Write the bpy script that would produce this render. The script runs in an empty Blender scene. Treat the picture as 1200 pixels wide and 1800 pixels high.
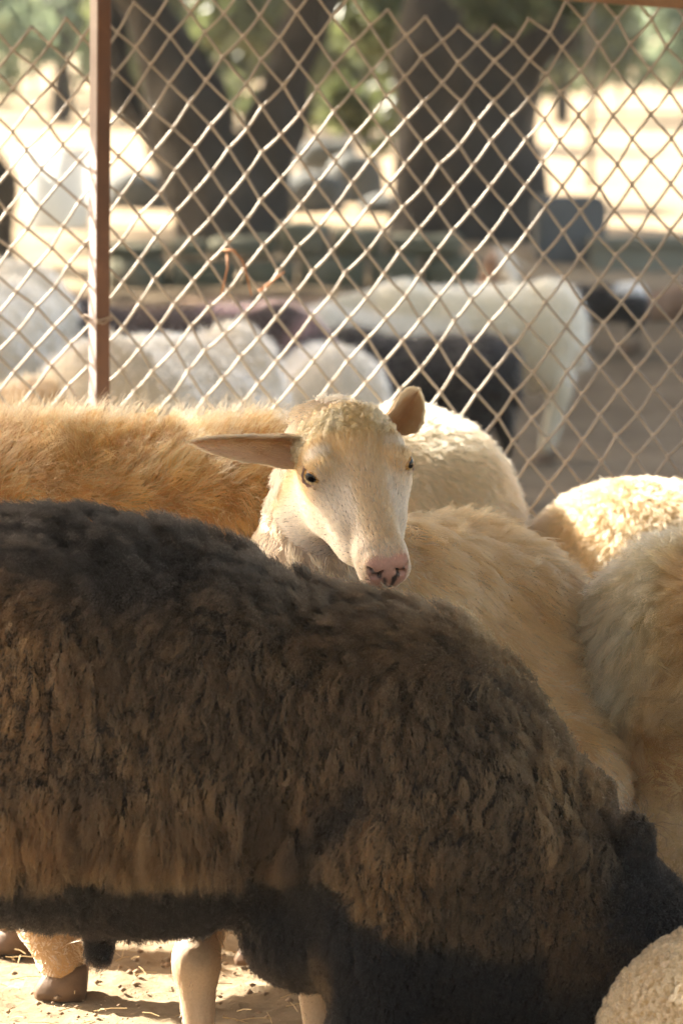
import bpy, math, random, time
import numpy as np
from mathutils import Vector, Matrix, kdtree

T0 = time.time()
rng = np.random.default_rng(7)
random.seed(7)
sc = bpy.context.scene
COL = sc.collection

# ------------------------------------------------------------------ camera
F, CAMZ, Y0 = 7730.0, 1.27, 229.0          # focal length in photo pixels, eye height, horizon row


def W(px, py, d):
    return np.array([(px - 600.0) * d / F, d, CAMZ - (py - Y0) * d / F])


cam_d = bpy.data.cameras.new('camera')
cam = bpy.data.objects.new('camera', cam_d)
COL.objects.link(cam)
cam.location = (0, 0, CAMZ)
cam.rotation_euler = (math.radians(90), 0, 0)
cam_d.sensor_width = 36.0
cam_d.sensor_fit = 'AUTO'
cam_d.lens = 36.0 * F / 1800.0
cam_d.shift_y = -(900.0 - Y0) / 1800.0
cam_d.clip_start = 0.1
cam_d.clip_end = 2000
cam_d.dof.use_dof = True
cam_d.dof.focus_distance = 6.04
cam_d.dof.aperture_fstop = 6.8
cam_d.dof.aperture_blades = 0
sc.camera = cam

# ------------------------------------------------------------------ light
SUN_AZ = math.atan2(-0.9, 0.60)             # from +Y, clockwise; sun behind and to the left
SUN_EL = math.radians(38.2)
world = bpy.data.worlds.new('World')
sc.world = world
world.use_nodes = True
wn = world.node_tree
bg = wn.nodes['Background']
sky = wn.nodes.new('ShaderNodeTexSky')
sky.sky_type = 'NISHITA'
sky.sun_disc = False
sky.sun_elevation = SUN_EL
sky.sun_rotation = SUN_AZ
sky.dust_density = 4.0
sky.air_density = 1.0
sky.ozone_density = 0.6
warm = wn.nodes.new('ShaderNodeMixRGB')     # the camera's warm white balance
warm.blend_type = 'MULTIPLY'
warm.inputs[0].default_value = 1.0
warm.inputs[2].default_value = (1.0, .92, .82, 1)
wn.links.new(sky.outputs[0], warm.inputs[1])
wn.links.new(warm.outputs[0], bg.inputs[0])
bg.inputs[1].default_value = 0.09

sun_d = bpy.data.lights.new('sun', 'SUN')
sun = bpy.data.objects.new('sun', sun_d)
COL.objects.link(sun)
sun_d.energy = 5.0
sun_d.angle = math.radians(0.5)
sun_d.color = (1.0, 0.92, 0.79)
S_DIR = Vector((math.sin(SUN_AZ) * math.cos(SUN_EL), math.cos(SUN_AZ) * math.cos(SUN_EL), math.sin(SUN_EL)))
sun.rotation_euler = S_DIR.to_track_quat('Z', 'Y').to_euler()
sun.location = (-20, 6, 15)

sc.view_settings.view_transform = 'Standard'
sc.view_settings.look = 'None'
sc.view_settings.gamma = 1.0
sc.view_settings.exposure = 2.82
sc.view_settings.use_curve_mapping = False
sc.render.engine = 'CYCLES'
cy = sc.cycles
cy.use_denoising = True
try:
    cy.denoiser = 'OPENIMAGEDENOISE'
    cy.denoising_input_passes = 'RGB_ALBEDO_NORMAL'
    cy.denoising_prefilter = 'ACCURATE'
except Exception:
    pass
cy.max_bounces = 10
cy.diffuse_bounces = 5
cy.glossy_bounces = 4
cy.transmission_bounces = 8
cy.transparent_max_bounces = 6
cy.sample_clamp_indirect = 6.0
cy.caustics_reflective = False
cy.caustics_refractive = False
try:
    sc.cycles_curves.shape = 'RIBBONS'
    sc.cycles_curves.subdivisions = 2
except Exception:
    pass

# ------------------------------------------------------------------ small maths


def nrm(a):
    return a / np.maximum(np.linalg.norm(a, axis=-1, keepdims=True), 1e-9)


def sstep(a, b, x):
    t = np.clip((x - a) / (b - a), 0, 1)
    return t * t * (3 - 2 * t)


def lerp(a, b, t):
    t = np.asarray(t)[:, None]
    return np.array(a)[None, :] * (1 - t) + np.array(b)[None, :] * t


def _h(ix, iy, iz, s):
    n = (ix * 374761393 + iy * 668265263 + iz * 2147483647 + s * 1274126177) & 0xffffffff
    n = ((n ^ (n >> 13)) * 1274126177) & 0xffffffff
    n = n ^ (n >> 16)
    return (n & 0xffff) / 65535.0


def noise(P, scale=1.0, seed=0, octaves=1):
    """value noise in -1..1 at points P (n,3)"""
    P = np.asarray(P, dtype=np.float64)
    out = np.zeros(P.shape[0])
    amp, tot = 1.0, 0.0
    for o in range(octaves):
        Q = P * scale * (2 ** o) + 57.31 * (o + 1)
        I = np.floor(Q).astype(np.int64)
        f = Q - I
        f = f * f * (3 - 2 * f)
        v = 0
        for dx in (0, 1):
            wx = f[:, 0] if dx else 1 - f[:, 0]
            for dy in (0, 1):
                wy = f[:, 1] if dy else 1 - f[:, 1]
                for dz in (0, 1):
                    wz = f[:, 2] if dz else 1 - f[:, 2]
                    v = v + wx * wy * wz * _h(I[:, 0] + dx, I[:, 1] + dy, I[:, 2] + dz, seed + o)
        out += amp * (v * 2 - 1)
        tot += amp
        amp *= 0.5
    return out / tot


# ------------------------------------------------------------------ objects

def link(o, parent=None):
    COL.objects.link(o)
    if parent is not None:
        o.parent = parent
        # parents are empties whose transform is a pure location/rotation
        o.matrix_parent_inverse = parent_inv(parent)
    return o


def parent_inv(p):
    # every mesh is laid out in world coordinates; only the Empties stand somewhere
    return Matrix.Translation(p.location).inverted() if p.type == 'EMPTY' else Matrix.Identity(4)


def thing(name, label, cat, loc=(0, 0, 0), group=None):
    o = bpy.data.objects.new(name, None)
    o.empty_display_size = 0.1
    o.location = Vector([float(v) for v in loc])
    COL.objects.link(o)
    o['label'] = label
    o['category'] = cat
    if group:
        o['group'] = group
    return o


def tag(o, label=None, cat=None, group=None, kind=None):
    if label:
        o['label'] = label
    if cat:
        o['category'] = cat
    if group:
        o['group'] = group
    if kind:
        o['kind'] = kind
    return o


def mesh_obj(name, V, Fc, mat, parent=None, col=None, smooth=True):
    me = bpy.data.meshes.new(name)
    if isinstance(Fc, np.ndarray):
        n, k = Fc.shape
        me.vertices.add(len(V))
        me.vertices.foreach_set('co', np.asarray(V, np.float32).ravel())
        me.loops.add(n * k)
        me.loops.foreach_set('vertex_index', Fc.astype(np.int32).ravel())
        me.polygons.add(n)
        me.polygons.foreach_set('loop_start', np.arange(0, n * k, k, dtype=np.int32))
        me.polygons.foreach_set('loop_total', np.full(n, k, np.int32))
        me.update(calc_edges=True)
        me.validate()
    else:
        me.from_pydata([tuple(map(float, v)) for v in V], [], [tuple(map(int, f)) for f in Fc])
    me.polygons.foreach_set('use_smooth', np.full(len(me.polygons), bool(smooth)))
    if col is not None:
        a = me.attributes.new('col', 'FLOAT_COLOR', 'POINT')
        c4 = np.ones((len(V), 4), np.float32)
        c4[:, :3] = col
        a.data.foreach_set('color', c4.ravel())
    if mat is not None:
        me.materials.append(mat)
    o = bpy.data.objects.new(name, me)
    return link(o, parent)


def curves_obj(name, pts, rad, col, mat, parent=None):
    n, k, _ = pts.shape
    cu = bpy.data.hair_curves.new(name)
    cu.add_curves([k] * n)
    cu.attributes['position'].data.foreach_set('vector', pts.astype(np.float32).ravel())
    ra = cu.attributes.get('radius') or cu.attributes.new('radius', 'FLOAT', 'POINT')
    ra.data.foreach_set('value', rad.astype(np.float32).ravel())
    ca = cu.attributes.new('col', 'FLOAT_COLOR', 'POINT')
    c4 = np.ones((n, k, 4), np.float32)
    c4[:, :, :3] = col
    ca.data.foreach_set('color', c4.ravel())
    cu.materials.append(mat)
    o = bpy.data.objects.new(name, cu)
    return link(o, parent)


class Geo:
    """collects simple shapes into one mesh"""

    def __init__(self):
        self.v, self.f = [], []

    def add(self, V, Fc):
        b = len(self.v)
        self.v += [tuple(v) for v in V]
        self.f += [tuple(i + b for i in f) for f in Fc]

    def box(self, c, s, R=None, jit=0.0):
        c = np.array(c)
        s = np.array(s) / 2.0
        V = np.array([[x, y, z] for x in (-1, 1) for y in (-1, 1) for z in (-1, 1)], float) * s
        if jit:
            V = V + (np.random.rand(8, 3) - .5) * jit
        if R is not None:
            V = V @ np.array(R).T
        self.add(V + c, [(0, 1, 3, 2), (4, 6, 7, 5), (0, 4, 5, 1), (2, 3, 7, 6), (0, 2, 6, 4), (1, 5, 7, 3)])

    def tube(self, pts, rad, sides=6, cap=True):
        pts = np.asarray(pts, float)
        n = len(pts)
        rad = np.broadcast_to(rad, (n,))
        t = np.gradient(pts, axis=0)
        t = nrm(t)
        ref = np.array([0, 1.0, 0]) if abs(t[0][1]) < .9 else np.array([1.0, 0, 0])
        V = []
        for i in range(n):
            a = nrm(np.cross(t[i], ref))
            b = np.cross(t[i], a)
            ref = -np.cross(t[i], a) if False else ref
            for k in range(sides):
                th = 2 * math.pi * k / sides
                V.append(pts[i] + rad[i] * (a * math.cos(th) + b * math.sin(th)))
        Fc = []
        for i in range(n - 1):
            for k in range(sides):
                k2 = (k + 1) % sides
                Fc.append((i * sides + k, i * sides + k2, (i + 1) * sides + k2, (i + 1) * sides + k))
        if cap:
            Fc.append(tuple(range(sides - 1, -1, -1)))
            Fc.append(tuple((n - 1) * sides + k for k in range(sides)))
        self.add(V, Fc)

    def build(self, name, mat, parent=None, smooth=False):
        return mesh_obj(name, self.v, self.f, mat, parent, smooth=smooth)


# ------------------------------------------------------------------ implicit surfaces

class Blob:
    def __init__(self):
        self.p = []

    def ell(self, c, r, R=None, k=0.04, sub=False):
        self.p.append(('e', np.array(c, float), np.array(r, float), np.eye(3) if R is None else np.array(R, float), k, sub))
        return self

    def cone(self, a, b, ra, rb, k=0.04, sub=False):
        self.p.append(('c', np.array(a, float), np.array(b, float), float(ra), float(rb), k, sub))
        return self

    def bounds(self, m=0.03):
        lo, hi = np.full(3, 1e9), np.full(3, -1e9)
        for q in self.p:
            if q[-1]:
                continue
            if q[0] == 'e':
                e = np.sqrt(((q[3] * q[2]) ** 2).sum(1))
                l, h = q[1] - e, q[1] + e
            else:
                l = np.minimum(q[1] - q[3], q[2] - q[4])
                h = np.maximum(q[1] + q[3], q[2] + q[4])
            lo, hi = np.minimum(lo, l), np.maximum(hi, h)
        return lo - m, hi + m

    def mesh(self, axes):
        X, Y, Z = [a.astype(np.float32) for a in axes]
        D = np.full((len(X), len(Y), len(Z)), 0.5, np.float32)
        for q in self.p:
            k, sub = q[-2], q[-1]
            if q[0] == 'e':
                e = np.sqrt(((q[3] * q[2]) ** 2).sum(1))
                l, h = q[1] - e, q[1] + e
            else:
                l = np.minimum(q[1] - q[3], q[2] - q[4])
                h = np.maximum(q[1] + q[3], q[2] + q[4])
            m = k + 0.03
            sl = []
            for ax, A in enumerate((X, Y, Z)):
                i0 = max(0, np.searchsorted(A, l[ax] - m) - 1)
                i1 = min(len(A), np.searchsorted(A, h[ax] + m) + 1)
                sl.append(slice(i0, i1))
            if any(s.stop - s.start < 1 for s in sl):
                continue
            x = X[sl[0]][:, None, None] - np.float32(q[1][0])
            y = Y[sl[1]][None, :, None] - np.float32(q[1][1])
            z = Z[sl[2]][None, None, :] - np.float32(q[1][2])
            if q[0] == 'e':
                R = q[3].astype(np.float32)
                r = q[2].astype(np.float32)
                k0 = k1 = 0
                for j in range(3):
                    u = x * R[0, j] + y * R[1, j] + z * R[2, j]
                    k0 = k0 + (u / r[j]) ** 2
                    k1 = k1 + (u / (r[j] * r[j])) ** 2
                k0 = np.sqrt(k0)
                k1 = np.sqrt(k1) + 1e-6
                d = k0 * (k0 - 1) / k1
            else:
                ab = (q[2] - q[1]).astype(np.float32)
                L2 = float((ab ** 2).sum())
                t = np.clip((x * ab[0] + y * ab[1] + z * ab[2]) / L2, 0, 1)
                d = np.sqrt((x - t * ab[0]) ** 2 + (y - t * ab[1]) ** 2 + (z - t * ab[2]) ** 2) - (q[3] + t * (q[4] - q[3]))
            s = tuple(sl)
            a = D[s]
            if sub:
                d = -d
                # smooth max(a, -d)
                hh = np.clip(0.5 + 0.5 * (d - a) / k, 0, 1)
                D[s] = a + (d - a) * hh + k * hh * (1 - hh)
            else:
                hh = np.clip(0.5 + 0.5 * (d - a) / k, 0, 1)
                D[s] = d + (a - d) * hh - k * hh * (1 - hh)
                # hh=1 -> a kept ; hh=0 -> d
        # note: smooth min mixes towards the smaller value
        return surface_nets(D, X, Y, Z)


def surface_nets(D, X, Y, Z):
    nx, ny, nz = D.shape
    s = D < 0
    c = np.zeros((nx - 1, ny - 1, nz - 1), np.int8)
    for i in (0, 1):
        for j in (0, 1):
            for k in (0, 1):
                c += s[i:nx - 1 + i, j:ny - 1 + j, k:nz - 1 + k]
    act = (c > 0) & (c < 8)
    I, J, K = np.nonzero(act)
    idx = np.full(act.shape, -1, np.int32)
    idx[I, J, K] = np.arange(len(I))
    acc = np.zeros((len(I), 3))
    cnt = np.zeros(len(I))
    corners = [(i, j, k) for i in (0, 1) for j in (0, 1) for k in (0, 1)]
    for a in corners:
        for ax in range(3):
            if a[ax] == 1:
                continue
            b = list(a)
            b[ax] = 1
            va = D[I + a[0], J + a[1], K + a[2]]
            vb = D[I + b[0], J + b[1], K + b[2]]
            m = (va < 0) != (vb < 0)
            t = np.where(m, va / np.where(m, va - vb, 1), 0)
            pa = np.stack([X[I + a[0]], Y[J + a[1]], Z[K + a[2]]], 1)
            pb = np.stack([X[I + b[0]], Y[J + b[1]], Z[K + b[2]]], 1)
            acc += np.where(m[:, None], pa + (pb - pa) * t[:, None], 0)
            cnt += m
    V = acc / cnt[:, None]
    quads = []
    for ax in range(3):
        sl0 = [slice(None)] * 3
        sl1 = [slice(None)] * 3
        sl0[ax] = slice(0, -1)
        sl1[ax] = slice(1, None)
        a, b = s[tuple(sl0)], s[tuple(sl1)]
        m = a != b
        o1, o2 = [q for q in range(3) if q != ax]
        g = np.nonzero(m)
        g = [np.array(q) for q in g]
        ok = (g[o1] > 0) & (g[o2] > 0) & (g[o1] < D.shape[o1] - 1) & (g[o2] < D.shape[o2] - 1)
        g = [q[ok] for q in g]

        def cell(d1, d2):
            h = [q.copy() for q in g]
            h[o1] -= d1
            h[o2] -= d2
            return idx[h[0], h[1], h[2]]
        q = np.stack([cell(1, 1), cell(0, 1), cell(0, 0), cell(1, 0)], 1)
        inside = a[g[0], g[1], g[2]]
        flip = ~inside if ax != 1 else inside
        q[flip] = q[flip][:, ::-1]
        quads.append(q)
    return V, np.concatenate(quads)


def grid_axes(lo, hi, step, fine=None, fstep=None):
    axes = []
    for a in range(3):
        if fine is None:
            axes.append(np.arange(lo[a], hi[a] + step, step))
        else:
            f0, f1 = max(fine[0][a], lo[a]), min(fine[1][a], hi[a])
            l = []
            x = f0
            st = fstep
            while x > lo[a]:
                st = min(st * 1.2, step)
                x -= st
                l.append(x)
            mid = list(np.arange(f0, f1, fstep))
            r = []
            x = mid[-1]
            st = fstep
            while x < hi[a]:
                st = min(st * 1.2, step)
                x += st
                r.append(x)
            axes.append(np.array(l[::-1] + mid + r))
    return axes


def vnormals(V, Q):
    e1 = V[Q[:, 2]] - V[Q[:, 0]]
    e2 = V[Q[:, 3 if Q.shape[1] == 4 else 1]] - V[Q[:, 1 if Q.shape[1] == 4 else 0]]
    n = np.cross(e1, e2) if Q.shape[1] == 4 else np.cross(e2, e1)
    N = np.zeros_like(V)
    for k in range(Q.shape[1]):
        np.add.at(N, Q[:, k], n)
    return nrm(N)


def face_areas(V, Q):
    return 0.5 * np.linalg.norm(np.cross(V[Q[:, 2]] - V[Q[:, 0]], V[Q[:, 3]] - V[Q[:, 1]]), axis=1)


# ------------------------------------------------------------------ fur

CAMP = np.array([0, 0, CAMZ])


def in_view(P, m=0.06):
    d = P[:, 1]
    px = P[:, 0] / d * F + 600
    py = (CAMZ - P[:, 2]) / d * F + Y0
    mm = m / d * F
    return (px > -mm) & (px < 1200 + mm) & (py > -mm) & (py < 1800 + mm)


def sample(V, Q, N, n, dens=None, lod=True):
    A = face_areas(V, Q)
    C = V[Q].mean(1)
    if lod:
        fn = nrm(N[Q].mean(1))
        face = (fn * nrm(CAMP - C)).sum(1)
        w = np.where(face > -0.35, 1.0, 0.22) * np.where(in_view(C), 1.0, 0.12)
        A = A * w
    if dens is not None:
        A = A * np.clip(dens(C, nrm(N[Q].mean(1))), 0, None)
    p = A / A.sum()
    fi = rng.choice(len(Q), n, p=p)
    u, v = rng.random(n)[:, None], rng.random(n)[:, None]
    q = Q[fi]

    def bil(T):
        return (T[q[:, 0]] * (1 - u) * (1 - v) + T[q[:, 1]] * u * (1 - v) + T[q[:, 2]] * u * v + T[q[:, 3]] * (1 - u) * v)
    return bil(V), nrm(bil(N))


def knn(C, P, k, scale):
    kd = kdtree.KDTree(len(C))
    s = np.array(scale)
    for i, c in enumerate(C * s):
        kd.insert(c, i)
    kd.balance()
    I = np.empty((len(P), k), np.int32)
    D = np.empty((len(P), k))
    fn = kd.find_n
    for i, p in enumerate(P * s):
        r = fn(p, k)
        for j in range(k):
            I[i, j] = r[j][1]
            D[i, j] = r[j][2]
    return I, D


def strand(P, N, Fl, L, lift, droop, t):
    """points along a strand that leaves the skin along N*lift and lies down along the flow"""
    d0 = nrm(N * lift[:, None] + Fl * (1 - lift)[:, None])
    d1 = nrm(N * (lift * (1 - droop))[:, None] + Fl * (1 - lift * (1 - droop))[:, None])
    t = t[None, :, None]
    return P[:, None, :] + L[:, None, None] * (d0[:, None, :] * t + (d1 - d0)[:, None, :] * t * t * 0.5)


def fur(name, parent, mat, V, Q, N, n, length, flow, lift, col, dens=None, droop=0.5, mess=0.2, seg=5,
        r0=0.0006, r1=0.00015, locks=None, curl=0.0, curl_n=3.0, frizz=0.0, big=None, lvar=0.35, lod=True, bury=0.0):
    P, Nn = sample(V, Q, N, n, dens, lod)

    def field(P, Nn, ms):
        Fl = flow(P, Nn)
        Fl = nrm(Fl - (Fl * Nn).sum(1, keepdims=True) * Nn * 0.9)
        Fl = nrm(Fl + rng.normal(0, ms, P.shape))
        Nm = nrm(Nn + rng.normal(0, ms * .7, P.shape))
        L = length(P, Nn)
        li = lift(P, Nn) if callable(lift) else np.full(len(P), lift)
        return Fl, Nm, L, li
    Fl, Nm, L, li = field(P, Nn, mess)
    L = L * (1 + rng.uniform(-lvar, lvar * .6, len(P)))
    t = np.linspace(0, 1, seg)
    dr = np.full(len(P), droop)
    c = col(P, Nn)
    for bg_ in ([] if big is None else big if isinstance(big, list) else [big]):
        nb = bg_['n']
        Cb, Nb = sample(V, Q, N, nb, None, lod)
        wp = bg_.get('warp', 0.0)

        def warped(A):
            if not wp:
                return A
            return A + wp * np.stack([noise(A, 22, 301, 2), noise(A, 22, 302, 2), noise(A, 22, 303, 2)], 1)
        I, D = knn(warped(Cb), warped(P), 2, bg_['aniso'])
        i0 = I[:, 0]
        edge = (D[:, 1] - D[:, 0]) / (D[:, 1] + D[:, 0] + 1e-9)
        e = sstep(0.0, bg_['w'], edge)
        if bg_.get('mask') is not None:
            e = 1 - (1 - e) * bg_['mask'](P)
        L = L * (1 - bg_['cut'] * (1 - e))
        h = bg_.get('raise', 0.0) * (.7 + .6 * rng.random(nb))[i0]
        if bg_.get('rmask') is not None:
            h = h * bg_['rmask'](P)
        P = P + Nn * (h * e)[:, None]
        away = nrm(P - Cb[i0])
        Nm = nrm(Nm + away * (bg_['dome'] * (1 - e))[:, None])
        c = c * (1 + bg_.get('cvar', 0) * (rng.random(nb) - .5)[i0])[:, None]
    pos = strand(P, Nm, Fl, L, li, dr, t)
    if locks is not None:
        nl = locks['n']
        Cl, Nl = sample(V, Q, N, nl, dens, lod)
        Fl2, Nm2, L2, li2 = field(Cl, Nl, locks.get('mess', 0.3))
        L2 = L2 * (1 + rng.uniform(-.25, .25, nl))
        I, D = knn(Cl, P, 2, locks['aniso'])
        i0 = I[:, 0]
        edge = (D[:, 1] - D[:, 0]) / (D[:, 1] + D[:, 0] + 1e-9)
        e = sstep(0.0, locks.get('w', .45), edge)
        tgt = strand(Cl[i0], Nm2[i0], Fl2[i0], (L2[i0] + L) * .5, li2[i0], dr, t)
        if locks.get('curl', 0):
            ph = rng.random(nl)[i0] * 6.28
            a1 = nrm(np.cross(Nl, np.array([0.3, 1, .2])))[i0]
            a2 = np.cross(Nl[i0], a1)
            ang = t[None, :] * locks['curl_n'] * 6.28 + ph[:, None]
            amp = locks['curl'] * np.minimum(t * 2, 1)[None, :]
            tgt = tgt + a1[:, None, :] * (np.cos(ang) * amp)[:, :, None] + a2[:, None, :] * (np.sin(ang) * amp)[:, :, None]
        off = pos - tgt
        w = locks['clump'] * t[None, :] ** locks.get('pw', 1.0)
        if locks.get('cmask') is not None:
            w = w * locks['cmask'](P)[:, None]
        w = w * (1 - locks.get('stray', .08) * (rng.random(len(P)) < .25))[:, None]
        pos = tgt * w[:, :, None] + pos * (1 - w[:, :, None])
        cut = locks.get('pillow', 0.0)
        if cut:
            s = 1 - cut * (1 - e)
            pos = P[:, None, :] + (pos - P[:, None, :]) * s[:, None, None]
        c = c * (1 + locks.get('cvar', .2) * (rng.random(nl) - .5)[i0])[:, None]
    if curl:
        ph = rng.random(len(P)) * 6.28
        a1 = nrm(np.cross(Nn, np.array([0.3, 1, .2])))
        a2 = np.cross(Nn, a1)
        ang = t[None, :] * curl_n * 6.28 + ph[:, None]
        amp = curl * np.minimum(t * 2, 1)[None, :]
        pos = pos + a1[:, None, :] * (np.cos(ang) * amp)[:, :, None] + a2[:, None, :] * (np.sin(ang) * amp)[:, :, None]
    if frizz:
        pos[:, 1:, :] += rng.normal(0, 1, (len(P), seg - 1, 3)) * (frizz * t[1:])[None, :, None]
    if bury:
        pos[:, 0, :] -= Nn * bury
    rad = (r0 + (r1 - r0) * t ** 1.5)[None, :] * (0.7 + 0.6 * rng.random(len(P)))[:, None]
    c = c ** 1.35
    c = np.clip(c * (1 + 0.22 * (rng.random(len(P)) - .5))[:, None], 0.002, 0.97)
    if c.ndim == 2:
        c = np.repeat(c[:, None, :], seg, 1)
    return curves_obj(name, pos, rad, c, mat, parent)


# ------------------------------------------------------------------ materials

def mat_new(name):
    m = bpy.data.materials.new(name)
    m.use_nodes = True
    nt = m.node_tree
    b = nt.nodes['Principled BSDF']
    return m, nt, b


def noise_node(nt, scale, detail=4, rough=.6, coord='Object'):
    tc = nt.nodes.new('ShaderNodeTexCoord')
    nz = nt.nodes.new('ShaderNodeTexNoise')
    nz.inputs['Scale'].default_value = scale
    nz.inputs['Detail'].default_value = detail
    nz.inputs['Roughness'].default_value = rough
    nt.links.new(tc.outputs[coord], nz.inputs['Vector'])
    return nz


def ramp(nt, src, stops):
    r = nt.nodes.new('ShaderNodeValToRGB')
    el = r.color_ramp.elements
    while len(el) < len(stops):
        el.new(0.5)
    for e, (p, c) in zip(el, stops):
        e.position = p
        e.color = (*c, 1)
    nt.links.new(src, r.inputs[0])
    return r


def solid(name, stops, scale=8, rough=.8, bump=0.3, bscale=40, bdist=.01, spec=.3, metal=0.0, detail=5):
    m, nt, b = mat_new(name)
    nz = noise_node(nt, scale, detail)
    r = ramp(nt, nz.outputs['Fac'], stops)
    nt.links.new(r.outputs[0], b.inputs['Base Color'])
    b.inputs['Roughness'].default_value = rough
    b.inputs['Specular IOR Level'].default_value = spec
    b.inputs['Metallic'].default_value = metal
    if bump:
        n2 = noise_node(nt, bscale, 6, .65)
        bp = nt.nodes.new('ShaderNodeBump')
        bp.inputs['Strength'].default_value = bump
        bp.inputs['Distance'].default_value = bdist
        nt.links.new(n2.outputs['Fac'], bp.inputs['Height'])
        nt.links.new(bp.outputs[0], b.inputs['Normal'])
    return m


def attr_skin(name, rough=.6, spec=.3, sss=0.0):
    m, nt, b = mat_new(name)
    a = nt.nodes.new('ShaderNodeAttribute')
    a.attribute_name = 'col'
    nz = noise_node(nt, 260, 3)
    mx = nt.nodes.new('ShaderNodeMixRGB')
    mx.blend_type = 'MULTIPLY'
    mx.inputs[0].default_value = .35
    r = ramp(nt, nz.outputs['Fac'], [(.3, (.55, .55, .55)), (.7, (1, 1, 1))])
    nt.links.new(a.outputs['Color'], mx.inputs[1])
    nt.links.new(r.outputs[0], mx.inputs[2])
    nt.links.new(mx.outputs[0], b.inputs['Base Color'])
    b.inputs['Roughness'].default_value = rough
    b.inputs['Specular IOR Level'].default_value = spec
    if sss:
        b.inputs['Subsurface Weight'].default_value = sss
        b.inputs['Subsurface Radius'].default_value = (.01, .004, .002)
        b.inputs['Subsurface Scale'].default_value = 0.6
    bp = nt.nodes.new('ShaderNodeBump')
    bp.inputs['Strength'].default_value = .25
    bp.inputs['Distance'].default_value = .002
    nt.links.new(nz.outputs['Fac'], bp.inputs['Height'])
    nt.links.new(bp.outputs[0], b.inputs['Normal'])
    return m


def hair_mat(name, rough=.45, rr=.5, ior=1.5):
    m = bpy.data.materials.new(name)
    m.use_nodes = True
    nt = m.node_tree
    nt.nodes.clear()
    out = nt.nodes.new('ShaderNodeOutputMaterial')
    h = nt.nodes.new('ShaderNodeBsdfHairPrincipled')
    h.parametrization = 'COLOR'
    a = nt.nodes.new('ShaderNodeAttribute')
    a.attribute_name = 'col'
    nt.links.new(a.outputs['Color'], h.inputs['Color'])
    h.inputs['Roughness'].default_value = rough
    h.inputs['Radial Roughness'].default_value = rr
    h.inputs['Random Roughness'].default_value = .2
    h.inputs['IOR'].default_value = ior
    nt.links.new(h.outputs[0], out.inputs[0])
    return m


def leaf_mat(name, stops, thin=.4):
    m, nt, b = mat_new(name)
    nz = noise_node(nt, 3.0, 3)
    r = ramp(nt, nz.outputs['Fac'], stops)
    out = nt.nodes['Material Output']
    tr = nt.nodes.new('ShaderNodeBsdfTranslucent')
    mix = nt.nodes.new('ShaderNodeMixShader')
    mix.inputs[0].default_value = thin
    nt.links.new(r.outputs[0], b.inputs['Base Color'])
    nt.links.new(r.outputs[0], tr.inputs['Color'])
    b.inputs['Roughness'].default_value = .42
    nt.links.new(b.outputs[0], mix.inputs[1])
    nt.links.new(tr.outputs[0], mix.inputs[2])
    nt.links.new(mix.outputs[0], out.inputs[0])
    return m


M_HAIR = hair_mat('wool_fibre', .5, .6)
M_HAIR_DARK = hair_mat('dark_wool_fibre', .5, .6, 1.45)
M_FACE = hair_mat('short_face_hair', .35, .5)
M_SKIN = attr_skin('sheep_skin', .7, .2)
M_SKIN_SSS = attr_skin('sheep_face_skin', .5, .35, .15)
M_HOOF = solid('hoof_horn', [(.3, (.085, .05, .026)), (.7, (.17, .10, .055))], 30, .6, .3, 120, .003)
M_RUST = solid('rust_brown_paint', [(.2, (.075, .038, .024)), (.6, (.12, .058, .034)), (.8, (.18, .09, .05))], 14, .6, .25, 90, .003)
M_SUNLIT_SIDE = solid('faded_chalky_paint', [(.2, (.30, .25, .24)), (.65, (.44, .38, .37)), (.85, (.26, .15, .11))], 14, .5, .2, 90, .003, .4)  # post paint lightened to carry the sun on its left side
M_WIRE = solid('dull_galvanised_wire', [(.3, (.27, .235, .195)), (.62, (.37, .33, .28)), (.75, (.23, .15, .095))], 9, .5, .2, 300, .001, .4, .25)
M_TIE = solid('tie_wire', [(.3, (.25, .18, .13)), (.7, (.42, .35, .28))], 40, .5, 0, metal=.4)
M_BARK = solid('tree_bark', [(.25, (.026, .022, .017)), (.55, (.055, .046, .035)), (.8, (.10, .086, .066))], 2.2, .9, .9, 9, .06)
M_LEAF = leaf_mat('olive_leaf', [(.25, (.06, .075, .025)), (.55, (.12, .14, .055)), (.8, (.22, .235, .11))])
M_LEAF2 = leaf_mat('pale_leaf', [(.25, (.14, .19, .12)), (.55, (.24, .30, .19)), (.8, (.36, .40, .26))])
M_STONE = solid('mossy_stone', [(.25, (.06, .065, .035)), (.5, (.11, .105, .065)), (.75, (.20, .175, .12))], 3.5, .9, .6, 14, .03)
M_CONC = solid('grey_concrete', [(.3, (.085, .088, .082)), (.7, (.14, .14, .13))], 3, .9, .3, 30, .01)
M_ROCK = solid('weathered_rock', [(.3, (.055, .06, .055)), (.7, (.13, .13, .12))], 6, .9, .6, 14, .03)
M_CONC2 = solid('olive_concrete', [(.3, (.15, .145, .105)), (.7, (.22, .21, .155))], 3, .9, .3, 30, .01)
M_TUB0 = solid('white_plastic', [(.3, (.72, .72, .70)), (.7, (.80, .80, .78))], 3, .45, .05, 30, .004, .4)
M_TUB = leaf_mat('thin_white_plastic', [(.3, (.80, .80, .78)), (.7, (.84, .84, .82))], .75)
M_ROOF = solid('roof_sheet', [(.3, (.20, .19, .18)), (.7, (.32, .30, .28))], 3, .6, .1, 30, .004, .4, .3)
M_TIMBER = solid('brown_timber', [(.3, (.16, .09, .05)), (.7, (.28, .17, .10))], 10, .8, .4, 60, .004)
M_STRAW = solid('dry_straw', [(.3, (.36, .25, .12)), (.7, (.52, .39, .20))], 30, .7, 0)
M_CLOD = solid('dung_and_clods', [(.3, (.16, .10, .06)), (.7, (.36, .26, .16))], 25, .95, .6, 80, .006)
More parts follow.
